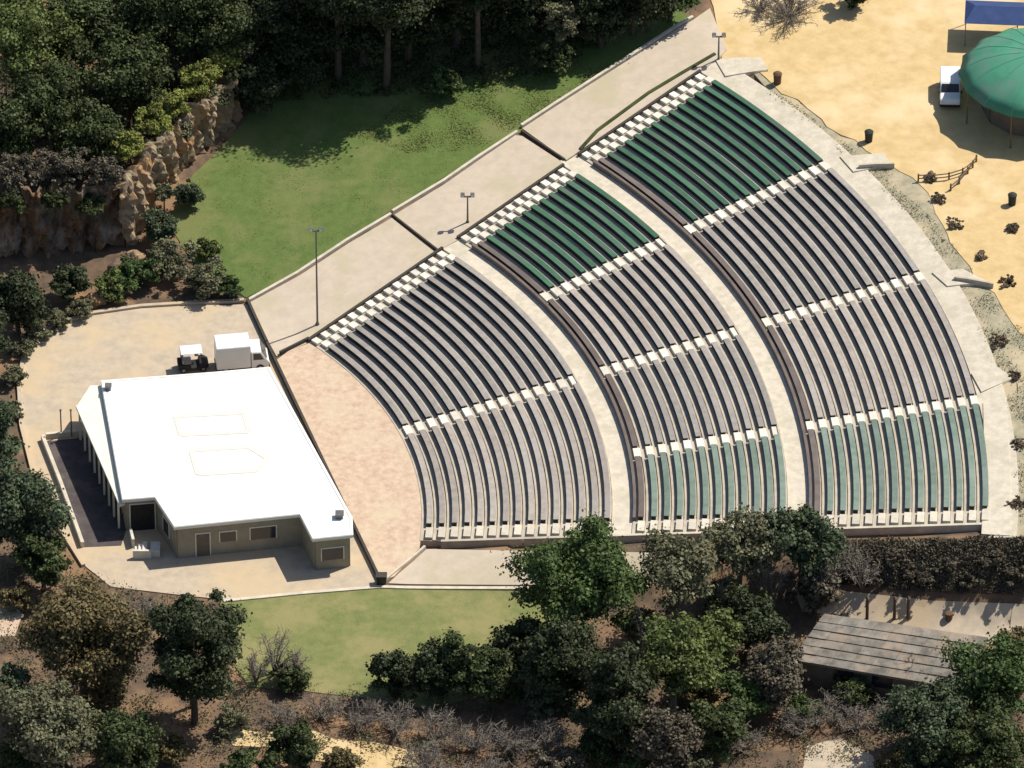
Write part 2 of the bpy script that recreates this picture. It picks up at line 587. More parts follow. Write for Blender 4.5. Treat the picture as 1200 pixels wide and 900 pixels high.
def tree(px, py, w, h, zc, leaf, label, name='broadleaf_tree', cat='tree', shape='round', n=None, size=0.30, group=None,
         bark='bark', clumps=None, trunk_r=None):
    """crown centred on the photo point, zc metres above the ground it stands on"""
    p = G(px, py, zc)
    gz = float(H(p[0], p[1]))
    t = thing(name, label, cat, (p[0], p[1], gz), 0, group)
    n = n or int(900 * w * h / 2.2)
    n = int(max(1200, min(n, 16000)) * 2.3)
    size *= 0.64
    pts, nr, cc, cr = crown_points(w, h, n, shape, clumps)
    pts[:, 2] += zc
    pts[:, 2] = np.maximum(pts[:, 2], 0.05)
    me = quads_mesh('crown', pts, nr, size, 1.5, SEED[0])
    link('crown', me, leaf, t)
    tr = trunk_r or max(0.08, 0.05 * w + 0.06)
    m = MB()
    lean = random.uniform(-.25, .25)
    m.tube([(0, 0, -0.2), (lean * .3, 0, zc * 0.35), (lean, 0.1, zc * 0.75), (0, 0, zc + h * 0.45)], [tr * 1.25, tr, tr * 0.75, tr * 0.25], 8)
    limbs(m, None, cc, zc, tr, SEED[0])
    m.build('trunk', bark, t)
    return t


def shrub(px, py, w, h, leaf, label, name='shrub', cat='shrub', n=None, size=0.24, group=None, zc=None):
    return tree(px, py, w, h, zc if zc is not None else h * 0.85, leaf, label, name, cat, 'dome', n or int(max(500, 800 * w * h)), size, group, trunk_r=0.06)


def bare_shrub(px, py, w, h, label, name='bare_shrub', cat='shrub', n=60, group=None, mat='twig'):
    """leafless bush: stems from one root, forking into thin twigs"""
    p = G(px, py, 0)
    t = thing(name, label, cat, (p[0], p[1], p[2]), 0, group)
    SEED[0] += 1
    r = random.Random(SEED[0])
    st, tw = MB(), MB()
    for i in range(n // 6):
        a = r.uniform(0, 6.283); sp = r.uniform(0.1, 1.0) ** 0.6
        end = Vector((math.cos(a) * w * sp * 0.8, math.sin(a) * w * sp * 0.8, h * r.uniform(0.55, 0.9) * (1.15 - 0.45 * sp)))
        mid = end * 0.5 + Vector((r.uniform(-.2, .2), r.uniform(-.2, .2), h * 0.12))
        st.tube([(0, 0, -0.05), mid, end], [0.05, 0.035, 0.018], 4)
        for k in range(10):
            s = Vector((0, 0, 0)).lerp(mid, 0.5).lerp(end, r.uniform(0.2, 1.0))
            d = Vector((r.gauss(0, 1), r.gauss(0, 1), abs(r.gauss(0.5, 0.7)))).normalized() * r.uniform(0.35, 0.9) * min(w, h) * 0.45
            e2 = s + d
            tw.tube([s, s.lerp(e2, 0.5) + Vector((r.uniform(-.06, .06),) * 3), e2], [0.022, 0.017, 0.009], 3)
            for q in range(3):
                s2 = s.lerp(e2, r.uniform(0.4, 1.0))
                d2 = Vector((r.gauss(0, 1), r.gauss(0, 1), r.gauss(0.3, 0.7))).normalized() * r.uniform(0.15, 0.4) * min(w, h) * 0.4
                tw.tube([s2, s2 + d2], [0.014, 0.008], 3)
    st.build('stems', mat, t)
    tw.build('twigs', mat, t, kind='stuff')
    return t


def cover(name, px, n, h, size, leaf, label=None, cat=None, upright=False, seed=1, clump=0.6, holes=None):
    """uncountable low growth spread over a patch of ground"""
    r = np.random.default_rng(seed)
    xs = [p[0] for p in px]; ys = [p[1] for p in px]
    X = r.uniform(min(xs), max(xs), n * 3); Y = r.uniform(min(ys), max(ys), n * 3)
    k = inpoly(X, Y, px)
    # gather into clumps
    f = np.sin(X * 0.11 + 2 * np.sin(Y * 0.07)) + np.sin(Y * 0.16 + 1.7 * np.sin(X * 0.05)) + r.normal(0, 0.7, len(X))
    k &= f > (-1.2 + clump)
    X, Y = X[k][:n], Y[k][:n]
    g = G(X, Y)
    m = len(X)
    hh = h * r.random(m) ** 0.7 * np.clip(0.5 + 0.35 * f[k][:n], 0.25, 1.3)
    g[:, 2] += hh
    if upright:
        nr = r.normal(size=(m, 3)) * np.array([1, 1, 0.25])
    else:
        nr = r.normal(size=(m, 3)) * 0.8 + np.array([0, 0, 0.6])
    me = quads_mesh(name, g, nr, size, 1.6, seed)
    o = link(name, me, leaf, kind='stuff')
    if label:
        o['label'] = label; o['category'] = cat
    return o


# ================================================================== THE SETTING
# ---- ground: fine grid near, coarse rings out to the horizon
def make_ground():
    near = np.linspace(-80, 80, 161)
    far = np.array([90, 105, 130, 180, 260, 400, 700, 1200, 2200, 4000.])
    ax = np.concatenate([-far[::-1], near, far])
    X, Y = np.meshgrid(ax, ax)
    Zg = H(X, Y)
    r = np.hypot(X - CX, Y - CY); t = np.arctan2(Y - CY, X - CX)
    inside = (r > R0 - 1.5) & (r < R6 + 0.3) & (t > TH_BOT - 1.2 / np.maximum(r, 1)) & (t < TH_TOP)
    Zg = np.where(inside, Zg - 0.5, Zg) - 0.03
    n = len(ax)
    V = np.stack([X, Y, Zg], -1).reshape(-1, 3)
    F = [(j * n + i, j * n + i + 1, (j + 1) * n + i + 1, (j + 1) * n + i) for j in range(n - 1) for i in range(n - 1)]
    return link('ground', mesh('ground', V, F), 'soil', kind='structure', smooth=True)


make_ground()

# ---- lawns, sand, paths
ground_sheet('upper_lawn', pxpoly([(196, 262), (225, 205), (280, 150), (330, 60), (420, 20), (620, 20), (790, 10), (812, 22), (700, 92), (612, 152), (560, 184),
                                   (460, 246), (350, 318), (288, 350), (262, 332), (240, 318), (214, 290)]), 'lawn', 0.03, cell=1.5, wobble=0.08)
ground_sheet('lower_lawn', pxpoly([(256, 706), (320, 697), (440, 689), (625, 691), (660, 720), (640, 800), (500, 830), (380, 812), (290, 805), (262, 760)]), 'dry_lawn', 0.03, wobble=0.08)
ground_sheet('sand_yard', pxpoly([(838, 10), (848, 66), (880, 82), (935, 118), (1000, 168), (1050, 200), (1085, 225), (1100, 262), (1135, 312), (1165, 345), (1192, 392), (1260, 420),
                                  (1330, 300), (1330, -120), (1000, -140), (820, -60)]), 'sand', 0.045, skirt=0.1, cell=1.4, wobble=0.22)
ground_sheet('rim_verge', pxpoly([(860, 60), (900, 70), (955, 105), (1020, 150), (1075, 190), (1110, 215), (1130, 255), (1165, 305), (1195, 335), (1222, 380), (1290, 400), (1290, 660),
                                  (1186, 634), (1184, 560), (1176, 470), (1135, 365), (1070, 262), (985, 180), (900, 105)]), 'scrub_ground', 0.0, skirt=0.1, cell=1.5)
ground_sheet('service_road', pxpoly([(930, 690), (1000, 694), (1090, 704), (1260, 712), (1260, 775), (1150, 752), (1060, 734), (940, 716)]), 'apron', 0.03)
ground_sheet('dirt_path', pxpoly([(270, 852), (335, 856), (420, 868), (490, 884), (500, 905), (400, 900), (320, 880), (270, 870)]), 'sand', 0.03, wobble=0.25)
ground_sheet('dirt_patch', pxpoly([(945, 878), (990, 868), (1025, 880), (1030, 930), (930, 930)]), 'apron', 0.03, wobble=0.3)
ground_sheet('dirt_slope', pxpoly([(-40, 700), (10, 700), (24, 720), (14, 745), (-40, 750)]), 'brick', 0.03, wobble=0.2)

# ---- stage apron round the building
APRON = [(291, 357), (448, 686), (352, 694), (262, 703), (205, 697), (130, 688), (100, 664), (80, 632), (56, 596), (40, 552), (27, 500), (24, 450), (32, 408), (62, 384), (110, 370), (165, 362), (230, 358)]
ground_sheet('stage_apron', pxpoly(APRON), 'apron', 0.05, skirt=0.4)
kerb('apron_kerb', [(98, 664), (78, 632), (54, 596), (38, 552), (25, 500), (22, 450), (30, 407), (60, 383), (110, 368), (165, 360), (230, 356), (286, 353)], None, None, 0.30, 0.22, 'apron')
kerb('lawn_kerb', [(262, 705), (352, 696), (446, 688.5), (625, 690)], None, None, 0.3, 0.12, 'pale_concrete')

# ---- brick orchestra floor in front of the first row
oc = pxpoly([(322, 424), (338, 412)])
arc = [(CX + (R0 + 0.05) * math.cos(t), CY + (R0 + 0.05) * math.sin(t)) for t in np.linspace(TH_TOP, TH_BOT - 0.03, 30)]
oc2 = pxpoly([(462, 676), (446, 682)])
ground_sheet('orchestra_floor', oc + arc + oc2, 'brick', 0.06, cell=1.2)
# ---- lower side walk beneath the bowl's end wall
ground_sheet('side_walk', pxpoly([(500, 644), (620, 646), (760, 648), (760, 690), (625, 686), (455, 684), (468, 672)]), 'concrete', 0.05)

# ---- three ramp slabs climbing beside the seating
TOPPX = [(328, 414), (362, 397), (512, 291), (536, 278), (659, 190), (684, 172), (836, 66), (850, 40)]


def ramp(name, outer, inner, dz):
    o = ground_sheet(name, pxpoly(outer) + pxpoly(inner[::-1]), 'concrete', dz, skirt=0.35, cell=1.3)
    return o


ramp('walk_slab', [(291, 356), (350, 324), (408, 286), (459, 256)], [(324, 418), (362, 402), (440, 352), (512, 298)], 0.06)
ramp('walk_slab', [(461, 254), (520, 218), (560, 190), (604, 160), (612, 161)], [(514, 295), (534, 284), (600, 240), (661, 193)], 0.14)
ramp('walk_slab', [(612, 153), (650, 128), (700, 96), (760, 58), (812, 26), (832, 12)], [(664, 190), (684, 176), (740, 139), (790, 105), (838, 74), (852, 60)], 0.22)
kerb('slab_joint', [(459, 252), (513, 294)], None, None, 0.14, 0.16, 'dark_edge')
kerb('slab_joint', [(611, 155), (662, 189)], None, None, 0.14, 0.24, 'dark_edge')
kerb('walk_kerb', [(289, 354), (348, 321), (406, 283), (458, 252)], None, None, 0.24, 0.20, 'pale_concrete')
kerb('walk_kerb', [(460, 249.5), (520, 213.5), (560, 186), (606, 156)], None, None, 0.24, 0.26, 'pale_concrete')
kerb('walk_kerb', [(611, 150), (650, 124.5), (700, 92.5), (760, 54.5), (812, 22.5)], None, None, 0.24, 0.34, 'pale_concrete')

# ================================================================== THE BOWL
bowl = bpy.data.objects.new('seating_terrace', None)
C.objects.link(bowl)
bowl['kind'] = 'structure'


def zr(r):
    return SLOPE * (r - R0)


STW = 1.45          # stair width in metres
BANDS = [('lower', R0, R1, 15), ('middle', R2, R3, 12), ('upper', R4, R5, 14)]
ROWS = []
for band, ra, rb, n in BANDS:
    p = (rb - ra) / n
    for i in range(n):
        r0 = ra + i * p
        z = zr(r0) + 0.10
        t0, t1 = TH_BOT - 0.1 / r0, TH_TOP
        sweep([(r0, z - 0.9), (r0 + p + 0.02, z - 0.9), (r0 + p + 0.02, z), (r0, z)], t0, t1, 26).build('tread', 'tread', bowl)
        ROWS.append((band, i, n, r0, p, z))
for nm, ra, rb in (('cross_walk', R1, R2), ('cross_walk', R3, R4)):
    z0 = zr(ra) + 0.10
    o = sweep([(ra + 0.02, z0 - 0.8), (rb - 0.003, z0 - 0.8), (rb - 0.003, zr(rb) + 0.02), (ra + 0.02, z0 + 0.02)], TH_BOT - 0.2 / ra, TH_TOP + 0.8 / ra, 30).build(nm, 'pale_concrete', bowl)
sweep([(R5 + 0.02, zr(R5) - 0.9), (R6, zr(R5) - 0.9), (R6, zr(R6) + 0.16), (R5 + 0.02, zr(R5) + 0.12)], TH_BOT - 2.0 / R5, TH_TOP + 0.6 / R5, 34).build('rim_walk', 'pale_concrete', bowl)
# low brown edge wall behind the last row of the lower block, dark end wall at the bottom
for ra, hgt in ((R1 - 0.16, 0.34), (R3 - 0.16, 0.34)):
    sweep([(ra, zr(ra) - 0.2), (ra + 0.14, zr(ra) - 0.2), (ra + 0.14, zr(ra) + hgt), (ra, zr(ra) + hgt)], TH_BOT + STW / ra, TH_TOP - STW / ra, 26).build('edge_wall', 'tread', bowl)
for ra in (R2, R4):
    sweep([(ra - 0.02, zr(ra) - 0.3), (ra + 0.20, zr(ra) - 0.3), (ra + 0.20, zr(ra) + 0.44), (ra - 0.02, zr(ra) + 0.44)], TH_BOT + STW / ra, TH_TOP - STW / ra, 30).build('front_wall', 'bench_brown', bowl)
for a, b in ((R0 + 1.6, R1), (R1, R2), (R2, R3), (R3, R4), (R4, R5)):
    pa, pb = pol(a, TH_BOT - 0.28 / a), pol(b, TH_BOT - 0.28 / b)
    MB().bar(pa, pb, 0.24, (zr(a) - 2.5, zr(b) - 2.5), (zr(a) + 0.16, zr(b) + 0.16)).build('end_wall', 'tread' if a < R1 else 'pale_concrete', bowl)
m = MB()
for a, b in ((R0, R1), (R2, R3), (R4, R5)):
    pa, pb = pol(a, TH_TOP + 0.16 / a), pol(b, TH_TOP + 0.16 / b)
    m.bar(pa, pb, 0.22, (zr(a) - 0.6, zr(b) - 0.6), (zr(a) + 0.34, zr(b) + 0.34))
m.build('side_wall', 'dark_edge', bowl)

# ---- stairs: every step its own piece
ORD = ['first', 'second', 'third', 'fourth', 'fifth', 'sixth', 'seventh', 'eighth', 'ninth', 'tenth', 'eleventh', 'twelfth', 'thirteenth', 'fourteenth', 'fifteenth']


def stairs(band, label, side, ang=None):
    rows = [q for q in ROWS if q[0] == band]
    r = rows[0][3]
    a0 = ang if ang is not None else (TH_TOP - 0.7 / r if side == 'top' else TH_BOT + 0.7 / r)
    base = pol(r, a0, rows[0][5])
    t = thing('aisle_stairs', label, 'stairs', base, 0, 'white stair flights between the seating blocks')
    for (_, i, n, r0, p, z) in rows:
        for k, (fa, fb, hh) in enumerate(((0.40, 0.97, 0.24),)):
            ra, rb = r0 + p * fa, r0 + p * fb
            if side == 'mid':
                lo, hi = ang - 0.54 / r0, ang + 0.54 / r0
            elif side == 'top':
                lo, hi = TH_TOP - (STW + 0.10) / r0, TH_TOP - 0.82 / r0
            else:
                lo, hi = TH_BOT + 0.02 / r0, TH_BOT + (STW - 0.25) / r0
            sweep([(ra, z - 0.05), (rb, z - 0.05), (rb, z + hh), (ra, z + hh)], lo, hi, 2).build('step', 'cream_step' if side == 'bot' else 'white_step', t, origin=base)
            if side == 'top':
                d = -0.26 * p
                sweep([(ra + d, z - 0.05), (rb + d, z - 0.05), (rb + d, z + hh - 0.02), (ra + d, z + hh - 0.02)], TH_TOP - 0.74 / r0, TH_TOP - 0.04 / r0, 2).build('step', 'white_step', t, origin=base)
    return t


WHERE = {'lower': 'between the brick floor and first curved walk', 'middle': 'between the two curved walks', 'upper': 'above the second curved walk, under the sandy yard'}
for b in ('lower', 'middle', 'upper'):
    stairs(b, 'double white steps along the long ramp, %s' % WHERE[b], 'top')
    stairs(b, 'white steps beside the low end wall, %s' % WHERE[b], 'bot')
stairs('lower', 'white aisle steps splitting the two grey blocks above the brick floor', 'mid', AISLE1)
stairs('middle', 'white aisle steps beside the dark green block, between the two curved walks', 'mid', AISLE3)
stairs('middle', 'white aisle steps splitting the two grey blocks, between the two curved walks', 'mid', AISLE1)
stairs('upper', 'white aisle steps splitting the two grey blocks, under the sandy yard', 'mid', AISLE1)
stairs('middle', 'white aisle steps beside the sunlit green block, between the two curved walks', 'mid', AISLE2)
stairs('upper', 'white aisle steps beside the dark green block, under the sandy yard', 'mid', AISLE3)
stairs('upper', 'white aisle steps beside the sunlit green block, under the sandy yard', 'mid', AISLE2)

# ---- benches: one per row and wedge
def bench(band, i, n, r0, p, z, ta, tb, mat, label, group):
    tm = (ta + tb) / 2
    rs = r0 + p * 0.42
    base = pol(rs, tm, z)
    t = thing('bench', label, 'bench', base, 0, group)
    k = max(4, int((tb - ta) * r0 / 1.3))
    j = random.uniform(-0.015, 0.015)
    sweep([(rs + j, z + 0.34), (rs + j + 0.43, z + 0.34), (rs + j + 0.43, z + 0.39), (rs + j, z + 0.39)], ta, tb, k).build('seat', mat, t, origin=base)
    sweep([(rs + 0.03, z - 0.01), (rs + 0.36, z - 0.01), (rs + 0.36, z + 0.35), (rs + 0.03, z + 0.35)], ta + 0.04 / r0, tb - 0.04 / r0, k).build('base', 'bench_shade', t, origin=base)  # added closed panel, the shade under the seat put into its dark colour
    return t


WEDGES = {'lower': [('beside the long ramp', AISLE1, TH_TOP, 'bench_grey'), ('beside the low end wall', TH_BOT, AISLE1, 'bench_rose')]}
for bnd, g1, g2 in (('middle', 'bench_rose', 'bench_grey'), ('upper', 'bench_grey', 'bench_rose')):
    WEDGES[bnd] = [('beside the long ramp', AISLE3, TH_TOP, 'bench_green'), ('next to the dark green block', AISLE1, AISLE3, g1),
                   ('next to the sunlit green block', AISLE2, AISLE1, g2), ('beside the low end wall', TH_BOT, AISLE2, 'bench_green_lit')]
ABOVE = {'lower': 'the brick floor', 'middle': 'the first curved walk', 'upper': 'the second curved walk'}
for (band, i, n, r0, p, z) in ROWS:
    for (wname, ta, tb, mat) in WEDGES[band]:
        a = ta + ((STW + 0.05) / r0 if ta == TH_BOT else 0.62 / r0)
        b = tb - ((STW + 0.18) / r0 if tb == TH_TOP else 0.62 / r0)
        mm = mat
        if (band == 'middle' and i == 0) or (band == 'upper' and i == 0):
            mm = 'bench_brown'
        col = 'brown' if mm == 'bench_brown' else {'bench_grey': 'grey', 'bench_rose': 'rosy grey', 'bench_green': 'dark green', 'bench_green_lit': 'sunlit green'}[mat]
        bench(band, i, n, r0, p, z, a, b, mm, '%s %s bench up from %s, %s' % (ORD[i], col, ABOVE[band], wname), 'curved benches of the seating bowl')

# ---- landings and low walls on the rim
for px, lab in (([(984, 186), (1036, 182), (1044, 196), (1000, 204)], 'pale landing slab'),
                ([(1092, 322), (1128, 318), (1160, 334), (1110, 338)], 'pale landing slab'),
                ([(838, 72), (892, 70), (900, 84), (850, 92)], 'pale landing slab'),
                ([(1138, 440), (1168, 432), (1186, 446), (1150, 462)], 'pale landing slab')):
    ground_sheet('landing', pxpoly(px), 'pale_concrete', 0.24, skirt=0.5, cell=2)
ground_sheet('rim_landing', pxpoly([(1152, 474), (1178, 468), (1184, 560), (1184, 630), (1150, 628), (1154, 560)]), 'pale_concrete', 0.20, skirt=0.4)
kerb('low_wall', [(1006, 199), (1048, 197)], 'short dark wall edging the rim landing near the dark green block', 'wall', 0.18, 0.5, 'tread')
kerb('low_wall', [(1118, 330), (1164, 338)], 'short dark wall edging the rim landing halfway along the grey block', 'wall', 0.18, 0.5, 'tread')
kerb('low_wall', [(838, 66), (800, 88), (760, 112), (700, 156), (680, 178)], 'thin dark planted kerb curving along the top of the long ramp', 'kerb', 0.28, 0.32, 'leaf_dark')

# ---- thin dark wall between the stage and the brick floor
kerb('stage_wall', [(290, 354), (322, 424), (360, 504), (400, 588), (446, 684)], 'long thin dark wall between the white roofed stage and brick floor', 'wall', 0.20, 0.42, 'dark_edge')
kerb('low_wall', [(328, 416), (362, 399)], 'short dark wall from the stage wall to the front bench', 'wall', 0.16, 0.35, 'dark_edge')
kerb('low_wall', [(452, 680), (498, 642)], 'short pale wall between brick floor and lower side walk', 'wall', 0.18, 0.22, 'pale_concrete')
m = MB()
g = G(447, 684)
tag(m.box(-.35, .35, -.25, .25, 0, 0.75).box(-.42, .42, -.32, .32, 0.75, 0.86).build('pier', 'dark_edge', loc=g), 'dark square pier ending the thin stage wall by the lower lawn', 'pier')

# ================================================================== STAGE BUILDING
RZ = 3.2
ROOFPX = [(118, 446), (250, 436), (316, 430), (413, 606), (414, 627), (366, 632), (351, 603), (204, 618), (181, 583), (143, 586)]
roof_xy = [tuple(map(float, Z(px, py, RZ)[:2])) for px, py in ROOFPX]


def inset(poly, d):
    n = len(poly); out = []
    area = sum(poly[i][0] * poly[(i + 1) % n][1] - poly[(i + 1) % n][0] * poly[i][1] for i in range(n))
    s = 1 if area > 0 else -1
    for i in range(n):
        a, b, c = Vector(poly[i - 1]), Vector(poly[i]), Vector(poly[(i + 1) % n])
        d1, d2 = (b - a).normalized(), (c - b).normalized()
        n1, n2 = Vector((-d1.y, d1.x)) * s, Vector((-d2.y, d2.x)) * s
        k = (n1 + n2)
        k = k / max(0.35, k.dot(n1)) if k.length > 1e-6 else n1
        q = b + k * d
        out.append((q.x, q.y))
    return out


bx, by = sum(p[0] for p in roof_xy) / 10, sum(p[1] for p in roof_xy) / 10
BO = (bx, by, 0.05)
bld = thing('stage_building', 'wide stage building with a bright white flat roof and side wing', 'building', BO)
wall_xy = inset(roof_xy, 0.35)
# walls: one panel per side, the audience side left open behind posts
names = {}
for i in range(10):
    a, b = wall_xy[i], wall_xy[(i + 1) % 10]
    if i == 2:
        continue
    MB().bar(a, b, 0.22, 0.0, RZ - 0.28).build('wall', 'stucco', bld, origin=BO)
a, b = Vector(wall_xy[2]), Vector(wall_xy[3])
for k in range(6):
    q = a.lerp(b, (k + 0.05) / 5.1)
    MB().box(q.x - .16, q.x + .16, q.y - .16, q.y + .16, 0.0, RZ - 0.28).build('post', 'stucco', bld, origin=BO)
MB().prism(inset(roof_xy, 0.6), 0.02, 0.55).build('stage_floor', 'dark_court', bld, origin=BO)
roof = MB().prism(roof_xy, RZ - 0.26, RZ).build('roof', 'roof_white', bld, origin=BO)
# upstand round the roof, with low kerbed hatches
n = len(roof_xy)
out_xy, in_xy = inset(roof_xy, 0.04), inset(roof_xy, 0.22)
m = MB()
for i in range(n):
    j = (i + 1) % n
    vs = [(*out_xy[i], RZ - .01), (*out_xy[j], RZ - .01), (*in_xy[j], RZ - .01), (*in_xy[i], RZ - .01)]
    vs += [(v[0], v[1], RZ + 0.045) for v in vs]
    m.add(vs, [(3, 2, 1, 0), (4, 5, 6, 7), (0, 1, 5, 4), (1, 2, 6, 5), (2, 3, 7, 6), (3, 0, 4, 7)])
m.build('parapet', 'roof_white', roof, origin=BO)


def roofpt(px, py):
    return Z(px, py, RZ)


for quad in (([(206, 488), (286, 484), (292, 506), (212, 510)]), ([(224, 528), (292, 524), (314, 538), (300, 552), (232, 556)])):
    q = [tuple(map(float, roofpt(*p)[:2])) for p in quad]
    m = MB()
    for i in range(len(q)):
        m.bar(q[i], q[(i + 1) % len(q)], 0.42, RZ - 0.01, RZ + 0.025 + 0.002 * i)
    m.build('roof_hatch_kerb', 'roof_curb', roof, origin=BO)
for px, py, s in ((398, 606, .26), (127, 456, .2)):
    p = roofpt(px, py)
    MB().box(p[0] - s, p[0] + s, p[1] - s, p[1] + s, RZ - .01, RZ + .35).box(p[0] - s - .06, p[0] + s + .06, p[1] - s - .06, p[1] + s + .06, RZ + .35, RZ + .42).build('roof_vent', 'steel', roof, origin=BO)
# lower eave strip along the far left side
ea = [tuple(map(float, Z(px, py, RZ - 0.45)[:2])) for px, py in ((90, 476), (106, 452), (122, 452), (146, 590), (141, 592))]
eave = MB().prism(ea, RZ - 0.62, RZ - 0.42).build('eave', 'eave', bld, origin=BO)
e0, e1 = Vector(ea[0]), Vector(ea[4])
for k in range(9):
    q = e0.lerp(e1, (k + .5) / 9)
    MB().box(q.x - .06, q.x + .10, q.y - .06, q.y + .06, 0.0, RZ - 0.6).build('post', 'eave', bld, origin=BO)
MB().bar(e0, e1, 0.16, RZ - 0.60, RZ - 0.38).build('gutter', 'eave', bld, origin=BO)


def onwall(i, f, wd, z0, z1, name, mat, proud=0.14):
    """opening with a frame on wall i at fraction f"""
    a, b = Vector(wall_xy[i]), Vector(wall_xy[(i + 1) % 10])
    d = (b - a).normalized()
    c = a.lerp(b, f)
    nrm = Vector((d.y, -d.x))
    if nrm.dot(c - Vector((bx, by))) < 0:
        nrm = -nrm
    p, q = c - d * wd / 2 + nrm * proud * .8, c + d * wd / 2 + nrm * proud * .8
    o = MB().bar(p, q, 0.06, z0, z1).build(name, mat, bld, origin=BO)
    m = MB()
    m.bar(p - d * .08, q + d * .08, 0.10, z1, z1 + .09)
    m.bar(p - d * .08, p, 0.10, z0, z1).bar(q, q + d * .08, 0.10, z0, z1)
    m.build('frame', 'eave', o, origin=BO)
    return o


onwall(6, 0.80, 1.0, 0.05, 2.15, 'door', 'shed_wall')
onwall(6, 0.32, 1.9, 1.1, 2.2, 'window', 'dark_glass')
onwall(6, 0.60, 1.2, 1.2, 2.1, 'window', 'dark_glass')
onwall(4, 0.5, 1.6, 0.9, 2.0, 'window', 'dark_glass')
onwall(7, 0.5, 1.1, 0.9, 2.2, 'window', 'black')
onwall(8, 0.5, 1.8, 0.05, 2.5, 'door', 'black')  # added black panel for the shadow in the notch, not a real door
for f in (.2, .45, .75):
    onwall(9, f, 1.3, 0.05, 2.2, 'door', 'shed_wall')

# charcoal court with the building's shadow put into its colour, and its low pale walls
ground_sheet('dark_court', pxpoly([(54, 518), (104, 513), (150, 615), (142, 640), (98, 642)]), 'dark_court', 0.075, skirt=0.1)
kerb('court_wall', [(50, 516), (72, 572), (97, 642)], 'low pale wall along the dark court left of the stage building', 'wall', 0.26, 0.55, 'pale_concrete')
kerb('court_wall', [(54, 514), (104, 509)], 'short pale wall closing the dark court off from the tan apron', 'wall', 0.26, 0.5, 'pale_concrete')
# small white entry steps at the building's notch
g = G(172, 648)
st = thing('entry_steps', 'small white entry steps with side walls at the building notch', 'stairs', g)
for k in range(3):
    MB().box(-.9 + .3 * k, -.6 + .3 * k + .02, -.55, .55, 0.02, .22 * (k + 1)).build('step', 'white_step', st, rz=rad(0))
MB().box(-1.0, .35, -.78, -.57, 0.02, 0.80).build('side_wall', 'white_step', st)
MB().bar((-1.0, .57), (-1.25, 1.9), 0.2, 0.02, 0.85).build('side_wall', 'white_step', st)
MB().box(.3, 1.0, -.55, .55, 0.02, .662).build('landing', 'white_step', st)

# pipes standing by the far eave corner
for px, lab in ((72, 'thin pale post standing alone on apron left of the eave'), (84, 'thin pale post touching the eave corner')):
    g = G(px, 512)
    tag(MB().tube([(0, 0, 0), (0, 0, 2.5)], [.06, .05], 8).tube([(0, 0, 2.5), (0, 0, 2.6)], [.09, .09], 8).build('post', 'timber', loc=g), lab, 'post')

# ================================================================== VEHICLES


def wheel(parent, x, y, r, wd):
    t = MB()
    n = 14
    vs = []; fs = []
    for s in (-1, 1):
        for k in range(n):
            a = 2 * math.pi * k / n
            vs.append((x + r * math.cos(a), y + s * wd / 2, r + r * math.sin(a)))
    fs = [(k, (k + 1) % n, n + (k + 1) % n, n + k) for k in range(n)] + [tuple(range(n - 1, -1, -1)), tuple(range(n, 2 * n))]
    t.add(vs, fs)
    w = t.build('wheel', 'black', parent)
    h = MB(); vs = []
    for s in (-1, 1):
        for k in range(n):
            a = 2 * math.pi * k / n
            vs.append((x + .55 * r * math.cos(a), y + s * (wd / 2 + .012), r + .55 * r * math.sin(a)))
    h.add(vs, fs)
    h.build('rim', 'chrome', w)


def box_truck(px, py, heading, label):
    p = G(px, py)
    t = thing('box_truck', label, 'truck', (p[0], p[1], 0.055), heading)
    t.scale = (0.84, 0.92, 0.92)
    MB().box(-2.35, 0.75, -1.0, 1.0, 0.55, 2.75).build('cargo_box', 'white_paint', t, bevel=0.04)
    MB().box(-2.4, 2.3, -.75, .75, 0.38, 0.54).build('chassis', 'black', t)
    cab = MB().side_prism([(0.82, 0.42), (2.42, 0.42), (2.46, 0.95), (2.25, 1.18), (1.72, 2.02), (0.82, 2.06)], -.94, .94).build('cab', 'white_paint', t, bevel=0.05)
    MB().add([(1.77, -.80, 1.99), (1.77, .80, 1.99), (2.26, .84, 1.24), (2.26, -.84, 1.24)], [(0, 1, 2, 3)]).build('windshield', 'dark_glass', cab, loc=(0.03, 0, 0.02))
    for s in (-1, 1):
        MB().side_prism([(1.0, 1.25), (1.95, 1.25), (1.62, 1.86), (1.0, 1.9)], s * .945, s * .955).build('side_window', 'dark_glass', cab)
        MB().box(2.40, 2.475, s * .78 - .12, s * .78 + .12, .72, .88).build('headlight', 'lamp_glass', cab)
    MB().box(2.42, 2.52, -.95, .95, .40, .58).build('bumper', 'black', t)
    for x in (-1.5, 1.6):
        for y in (-.86, .86):
            wheel(t, x, y, .38, .24)
    return t


